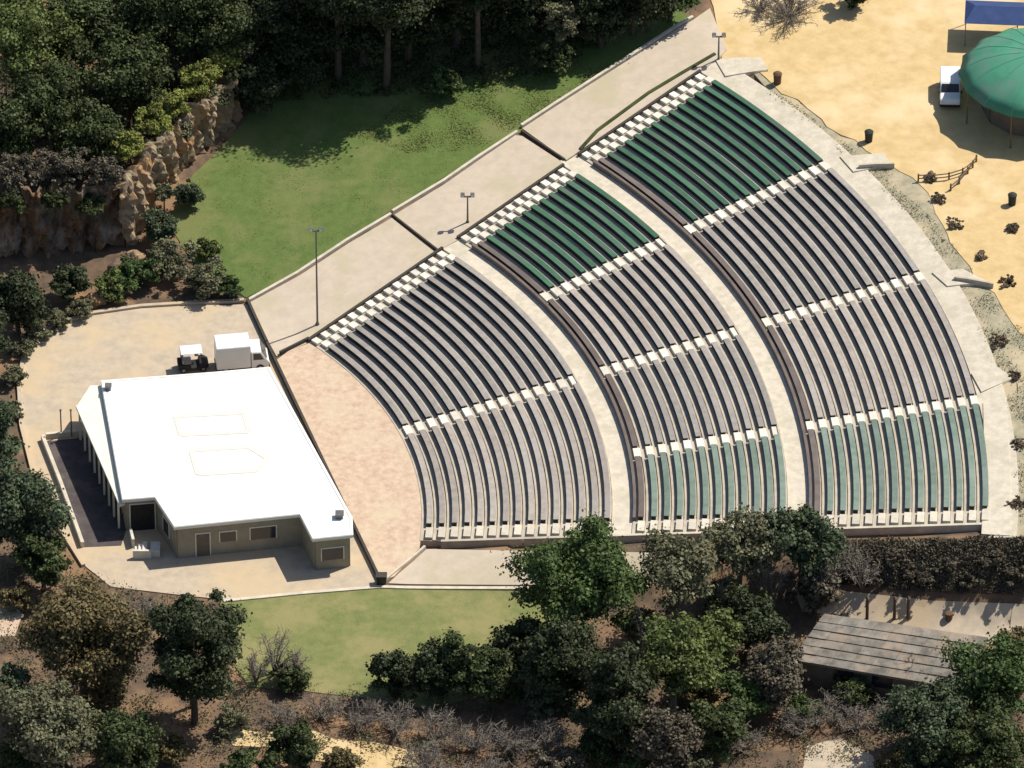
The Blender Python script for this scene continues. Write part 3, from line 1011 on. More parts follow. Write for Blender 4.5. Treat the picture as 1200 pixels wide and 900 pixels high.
def golf_cart(px, py, heading, label):
    p = G(px, py)
    t = thing('golf_cart', label, 'cart', (p[0], p[1], 0.055), heading)
    MB().side_prism([(-1.15, .3), (1.1, .3), (1.2, .55), (.85, .82), (.5, .80), (.42, .42), (-.2, .40), (-.25, .72), (-1.15, .74)], -.56, .56).build('body', 'black', t, bevel=0.03)
    MB().box(-.72, -.12, -.52, .52, .76, .88).box(-.86, -.70, -.52, .52, .80, 1.2).build('seat', 'bench_grey', t, bevel=0.03)
    MB().box(-.95, .72, -.58, .58, 1.74, 1.80).build('roof', 'white_paint', t, bevel=0.03)
    for x, x2 in ((-.86, -.9), (.80, .55)):
        for y in (-.5, .5):
            MB().tube([(x, y, .6), (x2, y, 1.76)], [.025, .025], 6).build('post', 'black', t)
    MB().tube([(.55, .22, .8), (.34, .22, 1.05)], [.02, .02], 6).lathe([(.0, 1.04), (.16, 1.05), (.16, 1.08), (.0, 1.09)], 10, .32, .22).build('steering_wheel', 'black', t)
    for x in (-.75, .75):
        for y in (-.5, .5):
            wheel(t, x, y, .24, .18)
    return t


box_truck(283, 430, rad(8), 'white box truck parked behind the stage building')
golf_cart(226, 432, rad(8), 'small dark golf cart with white roof beside the box truck')


def van(px, py, heading, label):
    p = G(px, py)
    t = thing('van', label, 'van', p, heading)
    t.scale = (0.85, 0.85, 0.85)
    b = MB().side_prism([(-2.1, .35), (2.2, .35), (2.25, .8), (2.1, 1.05), (1.2, 1.18), (.62, 1.88), (.3, 1.95), (-2.0, 1.95), (-2.12, 1.2)], -.92, .92).build('body', 'white_paint', t, bevel=0.06)
    MB().add([(.70, -.78, 1.82), (.70, .78, 1.82), (1.2, .84, 1.22), (1.2, -.84, 1.22)], [(0, 1, 2, 3)]).build('windshield', 'dark_glass', b, loc=(0.02, 0, 0.02))
    for s in (-1, 1):
        for x0, x1 in ((-.35, .55), (-1.35, -.45), (-1.95, -1.45)):
            MB().side_prism([(x0, 1.22), (x1, 1.22), (min(x1, .45), 1.78), (x0, 1.78)], s * .925, s * .935).build('side_window', 'dark_glass', b)
        MB().box(2.16, 2.27, s * .7 - .16, s * .7 + .16, .72, .88).build('headlight', 'lamp_glass', b)
        MB().box(1.0, 1.15, s * .95, s * 1.1, 1.1, 1.28).build('mirror', 'black', b)
    MB().box(2.2, 2.33, -.92, .92, .32, .55).build('bumper', 'black', t)
    for x in (-1.35, 1.4):
        for y in (-.84, .84):
            wheel(t, x, y, .34, .2)
    return t


van(1113, 112, rad(-92), 'white van parked at the edge of the green round canopy')

# ================================================================== CANOPIES ON THE SAND
cp = G(1215, 125)
can = thing('round_canopy', 'large round green fabric canopy on posts over the sand', 'canopy', cp)
RC, RIM, APX = 6.3, 3.2, 5.2
n = 16; prof = []
m = MB(); vs = []; fs = []
rings = [(1.0, 0.0), (0.86, 0.38), (0.68, 0.70), (0.45, 0.90), (0.22, 0.98), (0.02, 1.0)]
for fr, fz in rings:
    for k in range(48):
        a = 2 * math.pi * k / 48
        sc = 1 - 0.02 * (1 - math.cos(2 * math.pi * (k % 3) / 3)) * fr
        vs.append((RC * fr * sc * math.cos(a), RC * fr * sc * math.sin(a), RIM + (APX - RIM) * fz - 0.05 * fr * (1 - math.cos(2 * math.pi * (k % 3) / 3))))
for i in range(len(rings) - 1):
    for k in range(48):
        fs.append((i * 48 + k, i * 48 + (k + 1) % 48, (i + 1) * 48 + (k + 1) % 48, (i + 1) * 48 + k))
m.add(vs, fs)
cn = m.build('canopy_cloth', 'canvas_green', can, smooth=True)
mod = cn.modifiers.new('thick', 'SOLIDIFY'); mod.thickness = 0.03
for k in range(16):
    a = 2 * math.pi * k / 16
    m = MB()
    m.tube([(RC * fr * 0.995 * math.cos(a), RC * fr * 0.995 * math.sin(a), RIM + (APX - RIM) * fz + 0.02) for fr, fz in rings], [.012] * len(rings), 5)
    m.build('rib', 'canvas_green', can)
for k in range(8):
    a = 2 * math.pi * (k + .5) / 8
    x, y = RC * .96 * math.cos(a), RC * .96 * math.sin(a)
    MB().tube([(x, y, -.1), (x, y, RIM + .02)], [.07, .06], 8).build('post', 'timber', can)
MB().tube([(0, 0, -.1), (0, 0, APX - .02)], [.12, .10], 10).build('mast', 'timber', can)
for k in range(12):                                   # added ring of dark boards, standing in for the shadow under the cloth
    a0, a1 = 2 * math.pi * (k + .03) / 12, 2 * math.pi * (k + .97) / 12
    MB().bar((4.3 * math.cos(a0), 4.3 * math.sin(a0)), (4.3 * math.cos(a1), 4.3 * math.sin(a1)), .12, -.05, 2.1 + .1 * (k % 2)).build('shade_panel', 'shed_wall', can)

bp_ = G(1192, 44)
ba = thing('blue_awning', 'blue fabric awning on poles behind the green round canopy', 'canopy', bp_, rad(-4))
m = MB()
m.add([(-4.2, -1.6, 2.3), (4.2, -1.6, 2.3), (4.2, 1.6, 2.3), (-4.2, 1.6, 2.3), (-3.4, 0, 2.95), (3.4, 0, 2.95)],
      [(0, 1, 5, 4), (1, 2, 5), (2, 3, 4, 5), (3, 0, 4)])
o = m.build('awning_cloth', 'canvas_blue', ba)
mod = o.modifiers.new('thick', 'SOLIDIFY'); mod.thickness = 0.03
for x in (-4.1, 0, 4.1):
    for y in (-1.5, 1.5):
        MB().tube([(x, y, -.05), (x, y, 2.32)], [.04, .04], 6).build('pole', 'steel', ba)

# curved timber rails on the sand
rl = thing('curved_rail', 'low curved timber rail running off the green canopy shade', 'rail', G(1140, 196))
rp = G([1140, 1128, 1112, 1094, 1076], [197, 206, 211, 213, 213])
o3 = np.array(rl.location)
for z in (.32, .62):
    MB().tube([tuple(p - o3 + np.array([0, 0, z])) for p in rp], [.05] * 5, 5).build('rail', 'timber', rl)
for p in rp:
    q = p - o3
    MB().tube([(q[0], q[1], q[2] - .1), (q[0], q[1], q[2] + .75)], [.07, .065], 6).build('post', 'timber', rl)
rl = thing('curved_rail', 'low straight timber rail joining the curved rail on the sand', 'rail', G(1142, 192))
rp = G([1144, 1134, 1124, 1114], [190, 204, 216, 224])
o3 = np.array(rl.location)
MB().tube([tuple(p - o3 + np.array([0, 0, .5])) for p in rp], [.06] * 4, 5).build('rail', 'timber', rl)
for p in rp:
    q = p - o3
    MB().tube([(q[0], q[1], q[2] - .1), (q[0], q[1], q[2] + .7)], [.08, .07], 6).build('post', 'timber', rl)


def bin_(px, py, mat, label):
    p = G(px, py)
    t = thing('litter_bin', label, 'bin', p)
    MB().lathe([(.0, 0), (.28, 0), (.33, .9), (.0, .9)], 14).build('bin_body', mat, t)
    MB().lathe([(.0, .9), (.36, .9), (.36, .97), (.2, 1.1), (.0, 1.14)], 14).build('lid', mat, t)


bin_(911, 98, 'bin_brown', 'brown litter bin on sand behind the dark green benches')
bin_(1018, 166, 'bin_dark', 'dark litter bin on sand near the rim landing')
bin_(1186, 240, 'bin_dark', 'dark litter bin on sand well away from the landings')


def lamp(px, py, h, label):
    p = G(px, py)
    t = thing('lamp_post', label, 'lamp', p)
    MB().lathe([(.0, -.1), (.16, -.1), (.16, .12), (.10, .3), (.0, .3)], 10).build('base', 'steel', t)
    MB().tube([(0, 0, .1), (0, 0, h)], [.085, .055], 8).build('pole', 'steel', t)
    MB().box(-.5, .5, -.05, .05, h - .06, h + .04).build('crossarm', 'steel', t)
    for s in (-1, 1):
        o = MB().box(s * .38 - .16, s * .38 + .16, -.2, .14, h + .04, h + .3).build('lamp_head', 'steel', t, bevel=.02)
        MB().box(s * .38 - .12, s * .38 + .12, -.215, -.2, h + .08, h + .26).build('lens', 'lamp_glass', o)


lamp(372, 381, 9.0, 'tall thin grey lamp post beside the front grey benches')
lamp(548, 262, 2.6, 'short thin grey lamp post on the ramp by the dark green benches')
lamp(842, 72, 2.4, 'short thin lamp post at the ramp top near the sand')

# ================================================================== SHED IN THE TREES
SZ = 3.0
g0 = G(1035, 800)
shed = thing('shed', 'low shed with weathered shingle roof among trees beside the service road', 'shed', (g0[0], g0[1], 0.0))
SO = (g0[0], g0[1], 0.0)
c = [Z(px, py, zz) for px, py, zz in ((928, 772, 2.6), (1128, 806, 2.6), (1158, 746, 3.5), (966, 718, 3.5))]
nb, nl = 6, 9
sroof = MB()
A, B, D_, E_ = [Vector(v) for v in c]
for_base = MB()
low = [v - Vector((0, 0, .16)) for v in (A, B, D_, E_)]
for_base.add([tuple(v) for v in low] + [tuple(v - Vector((0, 0, .12))) for v in low], [(0, 1, 2, 3), (7, 6, 5, 4), (0, 4, 5, 1), (1, 5, 6, 2), (2, 6, 7, 3), (3, 7, 4, 0)])
ro = for_base.build('roof', 'shingle', shed, origin=SO)
for j in range(nb):
    for i in range(nl):
        u0, u1 = (i + .006) / nl, (i + .994) / nl
        v0, v1 = j / nb - .02, (j + .97) / nb
        lift = Vector((0, 0, random.uniform(-.01, .02)))
        pt = lambda u, v, e: A.lerp(B, u).lerp(E_.lerp(D_, u), v) + Vector((0, 0, e)) + lift
        top = [pt(u0, v0, .02), pt(u1, v0, .02), pt(u1, v1, -.06), pt(u0, v1, -.06)]
        vs = [tuple(q) for q in top] + [tuple(q - Vector((0, 0, .08))) for q in top]
        MB().add(vs, [(0, 1, 2, 3), (7, 6, 5, 4), (0, 4, 5, 1), (1, 5, 6, 2), (2, 6, 7, 3), (3, 7, 4, 0)]).build('roof_panel', 'shingle', ro, origin=SO)
w4 = inset([(v.x, v.y) for v in (A, B, D_, E_)], 0.5)
hs_ = (2.45, 2.45, 3.15, 3.15)
for i in range(4):
    j = (i + 1) % 4
    MB().bar(w4[i], w4[j], .16, -.3, (hs_[i], hs_[j])).build('wall', 'shed_wall', shed, origin=SO)
for f in (.2, .45, .72):
    q0, q1 = Vector(w4[0]).lerp(Vector(w4[1]), f), Vector(w4[0]).lerp(Vector(w4[1]), f + .13)
    nrm = Vector((0, -.11))
    MB().bar(q0 + nrm, q1 + nrm, .05, 1.0, 2.0).build('window', 'dark_glass', shed, origin=SO)

# posts of the road fence
for i, px in enumerate((1016, 1048, 1064)):
    g = G(px, 726)
    tag(MB().tube([(0, 0, -.1), (0, 0, 2.0)], [.13, .11], 7).tube([(0, 0, 2.0), (0, 0, 2.15)], [.16, .05], 7).build('fence_post', 'timber', loc=g),
        'dark timber post standing between service road and shed roof', 'post', 'timber posts along the service road')
tag(MB().lathe([(.0, 0), (.25, 0), (.3, .7), (.0, .75)], 12).build('barrel', 'bin_brown', loc=G(1112, 727)), 'small brown barrel standing on the service road', 'barrel')

# ================================================================== ROCK WALLS
from mathutils import noise as mnoise


def rock_wall(name, base_px, heights, label, mat, thick=1.6, bulge=0.8, seed=0):
    """craggy wall: grid of height x length, pushed in and out; top folds back"""
    xy = pxpoly(base_px)
    L = [0]
    for i in range(len(xy) - 1):
        L.append(L[-1] + math.hypot(xy[i + 1][0] - xy[i][0], xy[i + 1][1] - xy[i][1]))
    nu = int(L[-1] / 0.2); nv = 30
    vs = []
    for i in range(nu + 1):
        s = L[-1] * i / nu
        k = max(j for j in range(len(L) - 1) if L[j] <= s + 1e-9)
        f = (s - L[k]) / (L[k + 1] - L[k])
        x = xy[k][0] + (xy[k + 1][0] - xy[k][0]) * f; y = xy[k][1] + (xy[k + 1][1] - xy[k][1]) * f
        hh = heights[k] + (heights[k + 1] - heights[k]) * f
        hh *= 1 + 0.28 * mnoise.noise((s * 0.45, seed, 0)) + 0.12 * mnoise.noise((s * 1.6, seed, 3))
        dx, dy = xy[k + 1][0] - xy[k][0], xy[k + 1][1] - xy[k][1]
        q = math.hypot(dx, dy); nx, ny = dy / q, -dx / q         # outward = right of travel
        gz = float(H(x, y))
        for j in range(nv + 1):
            v = j / nv
            if v < 0.75:
                back = 0.18 * v * thick; z = hh * (v / 0.75)
            else:
                back = 0.135 * thick + (v - 0.75) / 0.25 * thick; z = hh * (1 - 0.3 * ((v - .75) / .25) ** 2)
            cr = mnoise.turbulence((s * 0.55, z * 0.3, seed + 5.0), 4, True) + 0.6 * mnoise.noise((s * 1.5, z * 0.35, seed + 9.)) + 0.35 * mnoise.turbulence((s * 1.3, z * 1.6, seed + 7.0), 4, True) - 0.25 + 0.18 * mnoise.noise((s * 3.5, z * 4.0, seed))
            d = bulge * (cr - 0.6)
            d = round(d * 4) / 4 * 0.6 + d * 0.4
            vs.append((x + nx * (d - back), y + ny * (d - back), gz - 0.3 + z + 0.15 * mnoise.noise((s, z, seed + 2.))))
    fs = [((i) * (nv + 1) + j, (i + 1) * (nv + 1) + j, (i + 1) * (nv + 1) + j + 1, i * (nv + 1) + j + 1) for i in range(nu) for j in range(nv)]
    m = MB(); m.add(vs, fs)
    o = m.build(name, mat)
    return tag(o, label, 'rock wall')


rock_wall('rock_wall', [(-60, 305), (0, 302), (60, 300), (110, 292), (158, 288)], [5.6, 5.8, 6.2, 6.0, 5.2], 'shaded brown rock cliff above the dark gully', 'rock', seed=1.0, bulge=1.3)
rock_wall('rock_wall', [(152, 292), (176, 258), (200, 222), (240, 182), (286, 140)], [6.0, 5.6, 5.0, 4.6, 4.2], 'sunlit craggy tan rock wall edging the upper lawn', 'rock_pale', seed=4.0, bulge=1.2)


def boulder(px, py, s, mat, label, group=None):
    p = G(px, py)
    bm = bmesh.new()
    bmesh.ops.create_icosphere(bm, subdivisions=3, radius=1)
    sd = px * .13
    for v in bm.verts:
        q = v.co.copy()
        v.co *= 1 + .35 * mnoise.noise(q * 1.3 + Vector((sd, 0, 0))) + .12 * mnoise.noise(q * 3.5 + Vector((sd, 2, 0)))
        v.co = Vector((v.co.x * s, v.co.y * s * .8, v.co.z * s * .75 + s * .35))
    me = bpy.data.meshes.new('boulder'); bm.to_mesh(me); bm.free()
    tag(link('boulder', me, mat, None, p), label, 'boulder', group)


boulder(112, 356, .8, 'rock_pale', 'pale boulder at the shrubby edge of the stage apron', None)
boulder(140, 318, .9, 'rock', 'brown boulder at the foot of the rock corner')
boulder(160, 306, .8, 'rock_pale', 'tan boulder at the foot of the sunlit rock wall')
boulder(975, 700, .8, 'rock_pale', 'pale boulder beside the service road under the shrubs')
boulder(955, 706, .6, 'rock_pale', 'small pale boulder under the grey green tree')

# ================================================================== TREES AND SHRUBS
# -- top left wood
tree(25, 30, 4.6, 4.2, 9, 'leaf_bright', 'bright green rounded tree at the wood edge above the shaded cliff', n=9000)
WOOD = [(95, 30, 4.0, 4.3, 7, 'dark dense tree touching the bright rounded tree'), (150, 85, 3.6, 3.6, 6, 'dark dense tree behind the tan rock wall top'),
        (60, 120, 3.6, 3.4, 6, 'dark dense tree below the bright rounded tree'), (185, 14, 4.2, 4.4, 7, 'dark dense tree in the middle of the wood'),
        (10, 150, 3.2, 3.2, 6, 'dark dense tree over the end of the shaded cliff'), (255, 30, 3.6, 4.0, 6, 'dark dense tree behind the top end of the tan rock wall'),
        (228, -8, 4.2, 4.2, 7, None), (108, 160, 3.2, 3.0, 5, 'dark low tree directly behind the rock corner'),
        (318, 20, 4.0, 4.0, 5, 'dark tree where the tan rock wall meets the wood'), (392, 8, 4.0, 4.2, 5, None), (462, -2, 4.0, 4.2, 5, None), (535, -12, 4.0, 4.2, 5, None),
        (608, -14, 3.8, 4.0, 5, None), (680, -20, 3.6, 4.0, 5, None), (742, -14, 3.2, 3.4, 4.5, 'dark tree overhanging the head of the long ramp'),
        (352, 66, 2.8, 2.4, 3.2, None), (430, 40, 2.8, 2.6, 3.2, None), (498, 24, 2.8, 2.6, 3.2, None), (575, 16, 2.6, 2.4, 3.0, None), (640, 14, 2.4, 2.2, 3.0, None),
        (425, -36, 4.6, 4.6, 9.5, None), (452, -24, 4.0, 4.4, 10.5, None), (395, -28, 3.8, 4.2, 10, None), (560, -48, 3.2, 4.2, 10.5, None), (478, -44, 4.6, 4.6, 9.5, None), (535, -60, 4.6, 4.6, 9.5, None), (600, -82, 4.0, 4.6, 10, None),
        (705, 22, 2.4, 2.2, 2.8, None), (760, 2, 2.4, 2.2, 2.8, 'dark low tree beside the upper ramp slab kerb'), (300, 96, 2.4, 2.4, 3, 'dark low tree against the top of tan rock wall'),
        (430, -90, 5, 5, 9, None), (520, -110, 5, 5, 10, None), (610, -120, 5, 5, 10, None), (700, -130, 5, 5, 10, None), (780, -140, 5, 5, 10, None), (330, -80, 5, 5, 9, None)]
for px, py, w, h, zc, lab in WOOD:
    tree(px, py, w, h, zc, 'leaf_deep' if (px > 290) else 'leaf_dark', lab or 'dark dense tree in the wood behind the upper lawn', 'dense_tree', group=None if lab else 'dark trees of the wood')
tree(660, 30, 1.7, 2.3, 3.5, 'leaf_greygreen', 'small grey green sapling in the shade of the wood behind lawn', n=900)
tree(786, -10, 2.2, 2.0, 2.8, 'leaf_mid', 'green tree at the head of the long ramp beside the sand', n=4000)
# -- growth hanging over the rock faces
for px, py, w, h, zc in ((176, 178, 1.1, 1.2, 3.6), (212, 152, 1.0, 1.1, 3.2), (252, 116, 1.2, 1.2, 3.0), (192, 226, .9, 1.0, 1.6)):
    shrub(px, py, w, h, 'leaf_greygreen', 'grey green shrub hanging over the face of the tan rock wall', group='shrubs hanging on the rock wall', zc=zc, n=900, size=.2)
for px, py, w, h, zc in ((14, 236, 1.5, 1.0, 5.2), (64, 232, 1.3, 1.0, 5.0), (108, 240, 1.2, 1.0, 4.4)):
    shrub(px, py, w, h, 'leaf_dark', 'dark shrub hanging over the face of the shaded cliff', group='shrubs hanging on the cliff', zc=zc, n=1000, size=.2)
# -- growth on top of the rock walls
for px, py, w, h in ((150, 172, 1.6, 1.2), (180, 142, 1.7, 1.3), (205, 122, 1.5, 1.2), (232, 92, 1.8, 1.4), (262, 66, 1.6, 1.3)):
    shrub(px, py, w, h, 'leaf_lime', 'yellow green shrub growing along the top of the tan rock wall', group='yellow green shrubs on the rock wall', zc=5.0)
for px, py, w, h in ((20, 202, 2.4, 1.4), (75, 198, 2.4, 1.4), (122, 200, 1.8, 1.3)):
    shrub(px, py, w, h, 'leaf_dusky', 'dusky shrub crowning the shaded brown cliff', group='dusky shrubs on the cliff', zc=6.2)
# -- shrubs between lawn, gully and apron
for px, py, w, h, lf, lab in ((160, 318, 2.0, 1.5, 'leaf_mid', 'green shrub at the apron edge below the rock corner'),
                              (200, 305, 2.2, 1.6, 'leaf_greygreen', 'grey green shrub between the lawn and apron'),
                              (186, 268, 1.6, 1.5, 'leaf_blue', 'blue green shrub at the foot of the tan rock wall'),
                              (238, 326, 2.0, 1.4, 'leaf_greygreen', 'loose grey green shrub at the lawn corner by the apron'),
                              (128, 336, 1.7, 1.2, 'leaf_bright', 'bright green shrub behind the pale boulder'),
                              (222, 228, 1.2, 1.3, 'leaf_blue', 'small dark shrub against the tan rock wall'),
                              (268, 336, 1.2, .9, 'leaf_mid', 'small green shrub at the inner lawn corner by the walk kerb'),
                              (245, 292, 1.0, .8, 'leaf_bright', 'small bright shrub on the lawn side of the apron shrubs')):
    shrub(px, py, w, h, lf, lab)
for px, py in ((96, 362), (70, 374), (44, 388), (26, 408), (16, 440), (12, 480)):
    shrub(px, py, 1.2, .8, 'leaf_greygreen', 'low grey green shrub lining the curved apron kerb', group='low shrubs along the apron kerb', n=700, size=.2)
tree(20, 350, 2.6, 2.2, 3.2, 'leaf_deep', 'added dark tree shading the gully below the shaded cliff', n=4500)  # dark trees added in the gully to deepen its shade
tree(-25, 400, 2.6, 2.4, 3.6, 'leaf_deep', 'added dark tree shading the low end of the gully', n=3500)
tree(80, 330, 1.8, 1.3, 1.8, 'leaf_deep', 'added low dark tree shading the gully beside the apron shrubs', n=2600)
# -- left side
tree(22, 600, 3.6, 4.2, 5, 'leaf_blue', 'tall dark blue green tree left of the dark court', n=8500)
tree(-10, 510, 2.6, 3.2, 4, 'leaf_blue', 'blue green tree between the gully and tan apron', n=4000)
tree(50, 655, 2.2, 2.0, 3, 'leaf_dark', 'dark green tree below the end of the court wall', n=3500)
# -- bottom left
tree(96, 748, 4.6, 4.4, 6, 'leaf_olive', 'broad olive brown tree standing below the stage apron', n=12000, clumps=46)
tree(226, 760, 3.7, 5.4, 7, 'leaf_deep', 'tall dark evergreen tree by the lower lawn corner', 'evergreen_tree', n=13000, shape='round', clumps=40)
tree(222, 715, 1.7, 2.2, 9, 'leaf_deep', 'narrow dark evergreen top rising by the stage apron', 'evergreen_tree', n=2200, shape='spire')
tree(60, 850, 4.4, 3.4, 4, 'leaf_greygreen', 'spreading grey green tree below the olive brown tree', n=9000)
tree(150, 868, 3.2, 2.8, 3.5, 'leaf_dark', 'dark round tree beside the dirt path below the evergreen', n=5000)
tree(12, 810, 2.2, 1.8, 4, 'leaf_blue', 'pale blue green tree top beside the olive brown tree', n=2500)
for px, py, w, h in ((170, 728, 1.8, 2.6), (322, 790, 2.4, 4.4), (300, 800, 1.8, 3.6), (345, 800, 2.0, 3.0)):
    bare_shrub(px, py, w, h, 'leafless grey shrub standing at the edge of the lower lawn', group='leafless shrubs at the lower lawn', n=90)
shrub(338, 795, 1.7, 1.1, 'leaf_dark', 'low dark shrub at the lower lawn edge among leafless shrubs')
tree(345, 875, 2.0, 1.9, 2.4, 'leaf_dark', 'dark bush beside the dirt path below the lower lawn', n=3500)
tree(290, 905, 2.4, 1.6, 2, 'leaf_dark', 'dark bush on the near side of the dirt path', n=3000)
# grey brush below the lawn
for px, py, w, h in ((330, 850, 2.2, 1.8), (375, 842, 2.4, 2.0), (420, 848, 2.4, 2.0), (465, 858, 2.6, 2.4), (510, 868, 2.8, 2.6), (555, 880, 2.6, 2.6), (600, 884, 2.6, 2.8), (640, 880, 2.2, 2.6), (500, 905, 2.6, 2.2), (570, 915, 2.6, 2.2),
                      (440, 836, 1.8, 1.6)):
    bare_shrub(px, py, w, h, 'dense leafless grey brush between the lower lawn and dirt path', group='leafless brush below the lawn', n=130)
# -- dark shrubs at the lower lawn's edge
for px, py, w, h, zc in ((466, 790, 2.1, 1.9, 2.2), (505, 785, 2.0, 2.0, 2.4), (545, 778, 2.2, 2.4, 2.8), (585, 790, 2.2, 2.4, 2.6), (612, 760, 2.4, 2.4, 3.2)):
    tree(px, py, w, h, zc, 'leaf_deep' if px in (466, 612, 505) else 'leaf_dark', 'dark leafy bush along the near edge of the lower lawn', 'bush', 'bush', group='dark bushes by the lower lawn', n=3200)
# -- centre
tree(684, 676, 4.8, 4.4, 6.8, 'leaf_lush', 'bright green round tree in front of the lower seating blocks', n=13000, clumps=40)
tree(660, 775, 3.4, 3.4, 4.4, 'leaf_deep', 'dark tree directly below the bright green round tree', n=6500)
tree(722, 820, 3.0, 4.8, 5, 'leaf_deep', 'tall dark narrow tree between round tree and olive green tree', n=7500)
tree(640, 815, 2.0, 1.6, 2, 'leaf_blue', 'blue green bush at the foot of the dark tree', n=2200)
tree(792, 662, 3.6, 3.4, 7, 'leaf_greygreen', 'loose grey green tree in front of the sunlit green block', n=3600, bark='pale_bark')
tree(790, 768, 3.4, 4.0, 6, 'leaf_bright', 'open olive green tree with visible pale trunk', n=5200, bark='pale_bark', clumps=30)
tree(842, 745, 1.8, 2.6, 5, 'leaf_bright', 'small olive green tree beside the open one', n=2000, bark='pale_bark')
tree(866, 640, 3.4, 2.6, 5.4, 'leaf_greygreen', 'grey green tree hiding the low end wall', n=3800, bark='pale_bark')
tree(940, 630, 3.2, 2.5, 4.8, 'leaf_blue', 'blue green tree against the sunlit green upper benches', n=4500)
tree(955, 690, 2.0, 1.6, 2.2, 'leaf_dusky', 'dusky bush at the left end of the service road', n=2200)
tree(875, 730, 2.6, 2.8, 3.6, 'leaf_deep', 'dark tree between the olive tree and shed', n=4500)
tree(905, 790, 2.6, 2.8, 3.2, 'leaf_dusky', 'dusky brown tree at the shed corner', n=3600)
tree(780, 870, 2.6, 3.0, 3.4, 'leaf_dusky', 'dusky tree below the open olive green tree', n=3600)
tree(842, 850, 2.4, 2.2, 2.8, 'leaf_dark', 'dark green bush left of the orange dirt patch', n=3200)
tree(872, 815, 2.0, 1.8, 2.4, 'leaf_mid', 'mid green bush between the dusky trees', n=2400)
for px, py, w, h in ((960, 850, 2.4, 2.2), (1005, 856, 2.2, 2.0), (985, 835, 2.4, 2.0), (930, 860, 2.2, 2.2), (870, 880, 2.2, 2.4), (1040, 846, 2.0, 2.0)):
    bare_shrub(px, py, w, h, 'leafless brown brush in the shade below the shed', group='leafless brush below the shed', n=110)
for px, py, w, h in ((760, 790, 2.0, 8.0), (842, 735, 2.2, 7.0), (905, 715, 2.2, 6.5), (975, 700, 2.2, 5.6), (1010, 690, 2.0, 4.4)):
    bare_shrub(px, py, w, h, 'leafless grey tree reaching up over the low end wall', 'bare_tree', 'tree', group='leafless trees below the end wall', n=90)
for px, py, w, h in ((1030, 770, 1.3, 4.0), (1068, 812, 1.3, 4.6), (1130, 790, 1.3, 4.0)):
    bare_shrub(px, py, w, h, 'tall leafless sapling rising in front of the shed roof', 'bare_sapling', 'sapling', group='leafless saplings at the shed', n=40)
# -- bottom right
tree(1085, 848, 3.6, 3.2, 4, 'leaf_blue', 'blue green spreading tree in front of the shed', n=8000)
tree(1165, 800, 3.4, 3.4, 5, 'leaf_mid', 'olive green tree at the shed end beside the service road', n=6500)
tree(1160, 875, 3.6, 3.0, 4, 'leaf_dark', 'dark green tree below the blue green spreading tree', n=7000)
tree(1195, 770, 1.8, 2.4, 4, 'leaf_olive', 'thin brownish tree beside the service road', n=1600)
tree(1090, 905, 2.8, 2.0, 2.6, 'leaf_deep', 'dark bush below the blue green spreading tree, beside dirt patch', n=3600)
# -- mixed bushes filling the lower wood
for px, py, w, h, lf, lab in ((700, 880, 2.0, 1.6, 'leaf_dark', 'dark bush below the tall dark narrow tree'), (745, 905, 1.8, 1.4, 'leaf_mid', 'mid green bush under the dusky tree'),
                              (815, 900, 1.8, 1.3, 'leaf_greygreen', 'grey green bush under the dark green bush by the dirt patch'), (820, 812, 1.6, 1.4, 'leaf_olive', 'olive brown bush under the open olive green tree'),
                              (755, 735, 1.6, 1.6, 'leaf_olive', 'olive brown bush beside the bright green round tree'), (848, 700, 1.8, 1.6, 'leaf_dark', 'dark bush between two grey green trees'),
                              (1000, 812, 1.6, 1.2, 'leaf_dark', 'dark low bush against the shaded shed wall'), (1050, 898, 1.6, 1.2, 'leaf_olive', 'olive brown bush on the orange dirt patch edge'),
                              (940, 832, 1.5, 1.2, 'leaf_mid', 'green bush below the shed corner'), (200, 880, 1.6, 1.2, 'leaf_olive', 'olive brown bush at the foot of tall evergreen'),
                              (130, 812, 1.8, 1.4, 'leaf_olive', 'olive brown bush under the broad olive brown tree'), (28, 890, 2.2, 1.8, 'leaf_dark', 'dark bush below the spreading grey green tree'),
                              (268, 846, 1.4, 1.0, 'leaf_greygreen', 'grey green bush at the start of the dirt path'), (20, 700, 1.4, 1.2, 'leaf_olive', 'olive brown bush on the pinkish dirt slope'),
                              (400, 890, 1.5, 1.0, 'leaf_olive', 'olive brown bush on the dirt path'), (655, 905, 2.2, 1.8, 'leaf_dusky', 'dusky bush at the end of the leafless brush')):
    shrub(px, py, w, h, lf, lab, n=int(900 * w * h))
for px, py, w, h, zc, lf, lab in ((520, 96, 1.5, 1.0, 1.2, 'leaf_mid', 'mid green bush rising from the long grass'),
                                  (650, 62, 1.8, 1.4, 1.8, 'leaf_dark', 'dark green bush at the ramp side of the long grass')):
    tree(px, py, w, h, zc, lf, lab, 'bush', 'bush', n=2200)
# -- scrub on the bank under the rim
for px, py, w, h in ((992, 656, 1.5, .8), (1022, 676, 1.0, .5), (1050, 652, 1.2, .5), (1078, 672, 1.6, .7), (1112, 660, .9, .4), (1138, 678, 1.3, .6), (1165, 655, 1.1, .5), (1192, 672, 1.6, .8)):
    shrub(px, py, w, h, 'leaf_dusky', 'dusky low shrub on the steep bank above the service road', group='dusky shrubs on the bank', n=int(900 * w), size=.2, zc=.35)
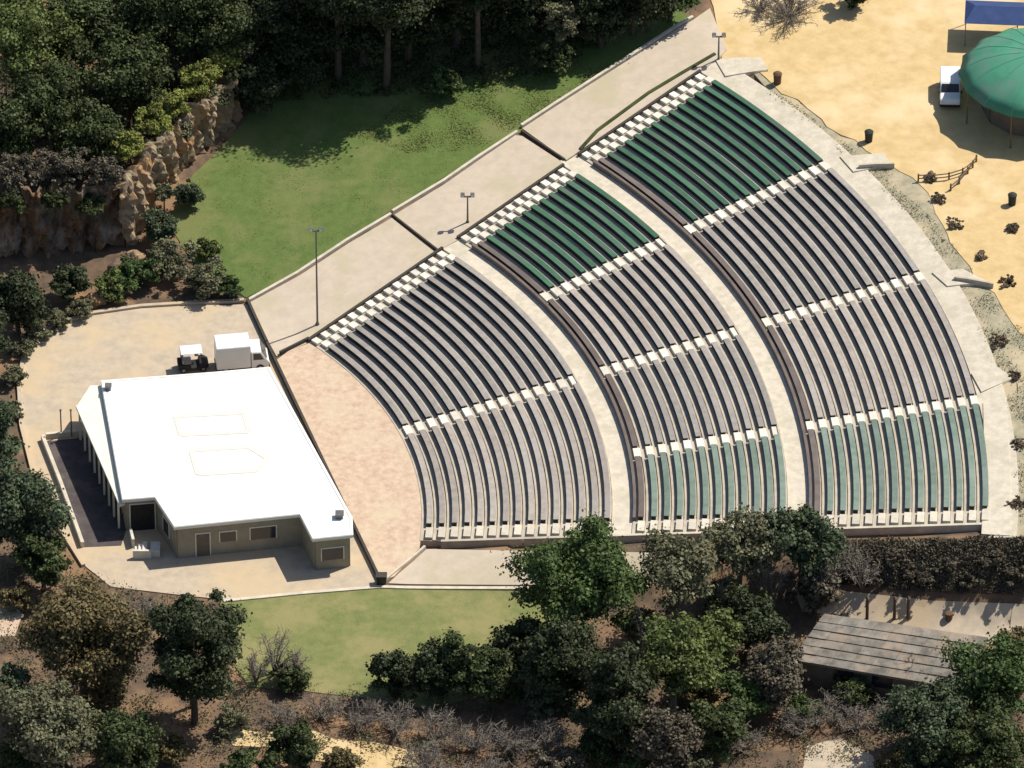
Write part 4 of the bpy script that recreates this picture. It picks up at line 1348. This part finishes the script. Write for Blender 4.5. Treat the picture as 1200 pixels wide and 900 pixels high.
# -- sand yard edge
bare_shrub(925, 22, 3.4, 2.4, 'broad leafless grey shrub on the sand behind the seating', n=240)
bare_shrub(890, 14, 2.0, 1.8, 'leafless grey shrub between ramp head and broad grey shrub', n=110)
tree(1000, -10, 1.5, 1.3, 1.6, 'leaf_deep', 'dark small bush at the back of the sand yard', n=1500)
for px, py in ((1100, 232), (1090, 208), (1120, 262), (1150, 300), (1186, 268), (1180, 330), (1170, 400), (1190, 440), (1195, 520), (1192, 590)):
    shrub(px, py, random.uniform(.5, 1.0), random.uniform(.25, .5), 'leaf_dry', 'small dry grey brown shrub on the scrubby slope beside the rim', group='dry shrubs by the rim', n=520, size=.16, zc=.2)

# -- ground cover nobody could count
cover('rim_scrub', [(870, 88), (935, 124), (1000, 176), (1050, 206), (1100, 265), (1165, 350), (1230, 420), (1230, 640), (1192, 632), (1186, 500), (1130, 350), (1060, 250), (985, 182), (900, 112)], 30000, .18, .08, 'leaf_greygreen',
      'sparse grey green scrub on the slope around the rim', 'scrub', seed=3, clump=1.1)
cover('bank_scrub', [(960, 634), (1210, 630), (1210, 698), (1090, 694), (960, 684)], 26000, .3, .12, 'leaf_dusky', 'dusky dry growth covering the bank', 'scrub', seed=4, clump=0.1)
cover('long_grass', [(470, 120), (560, 80), (660, 60), (720, 76), (640, 128), (560, 176), (480, 180), (420, 160)], 9000, .10, .09, 'grass_blade', 'long tufted grass at the top of the upper lawn', 'grass', False, seed=5, clump=.6)
cover('lawn_grass', [(215, 290), (230, 205), (300, 140), (480, 90), (640, 120), (460, 242), (290, 345)], 26000, .04, .06, 'grass_blade', 'short grass blades of the upper lawn', 'grass', False, seed=6, clump=-1)
cover('leaf_litter', [(0, 660), (250, 705), (300, 800), (640, 800), (640, 720), (960, 720), (1200, 780), (1200, 900), (0, 900)], 26000, .08, .09, 'leaf_dry', 'dry leaf litter under the lower trees', 'leaf litter', seed=8, clump=.9)
cover('weeds', [(0, 660), (250, 705), (300, 806), (460, 812), (640, 800), (660, 720), (960, 724), (930, 780), (1200, 820), (1200, 900), (0, 900)], 30000, .6, .13, 'leaf_greygreen', 'tangled weeds under the lower trees', 'weeds', seed=18, clump=1.9)
cover('wood_undergrowth', [(0, 0), (330, 0), (800, 0), (640, 90), (520, 110), (330, 120), (280, 140), (150, 200), (0, 230)], 30000, .9, .16, 'leaf_deep', 'dark undergrowth of the wood', 'undergrowth', seed=9, clump=.2)
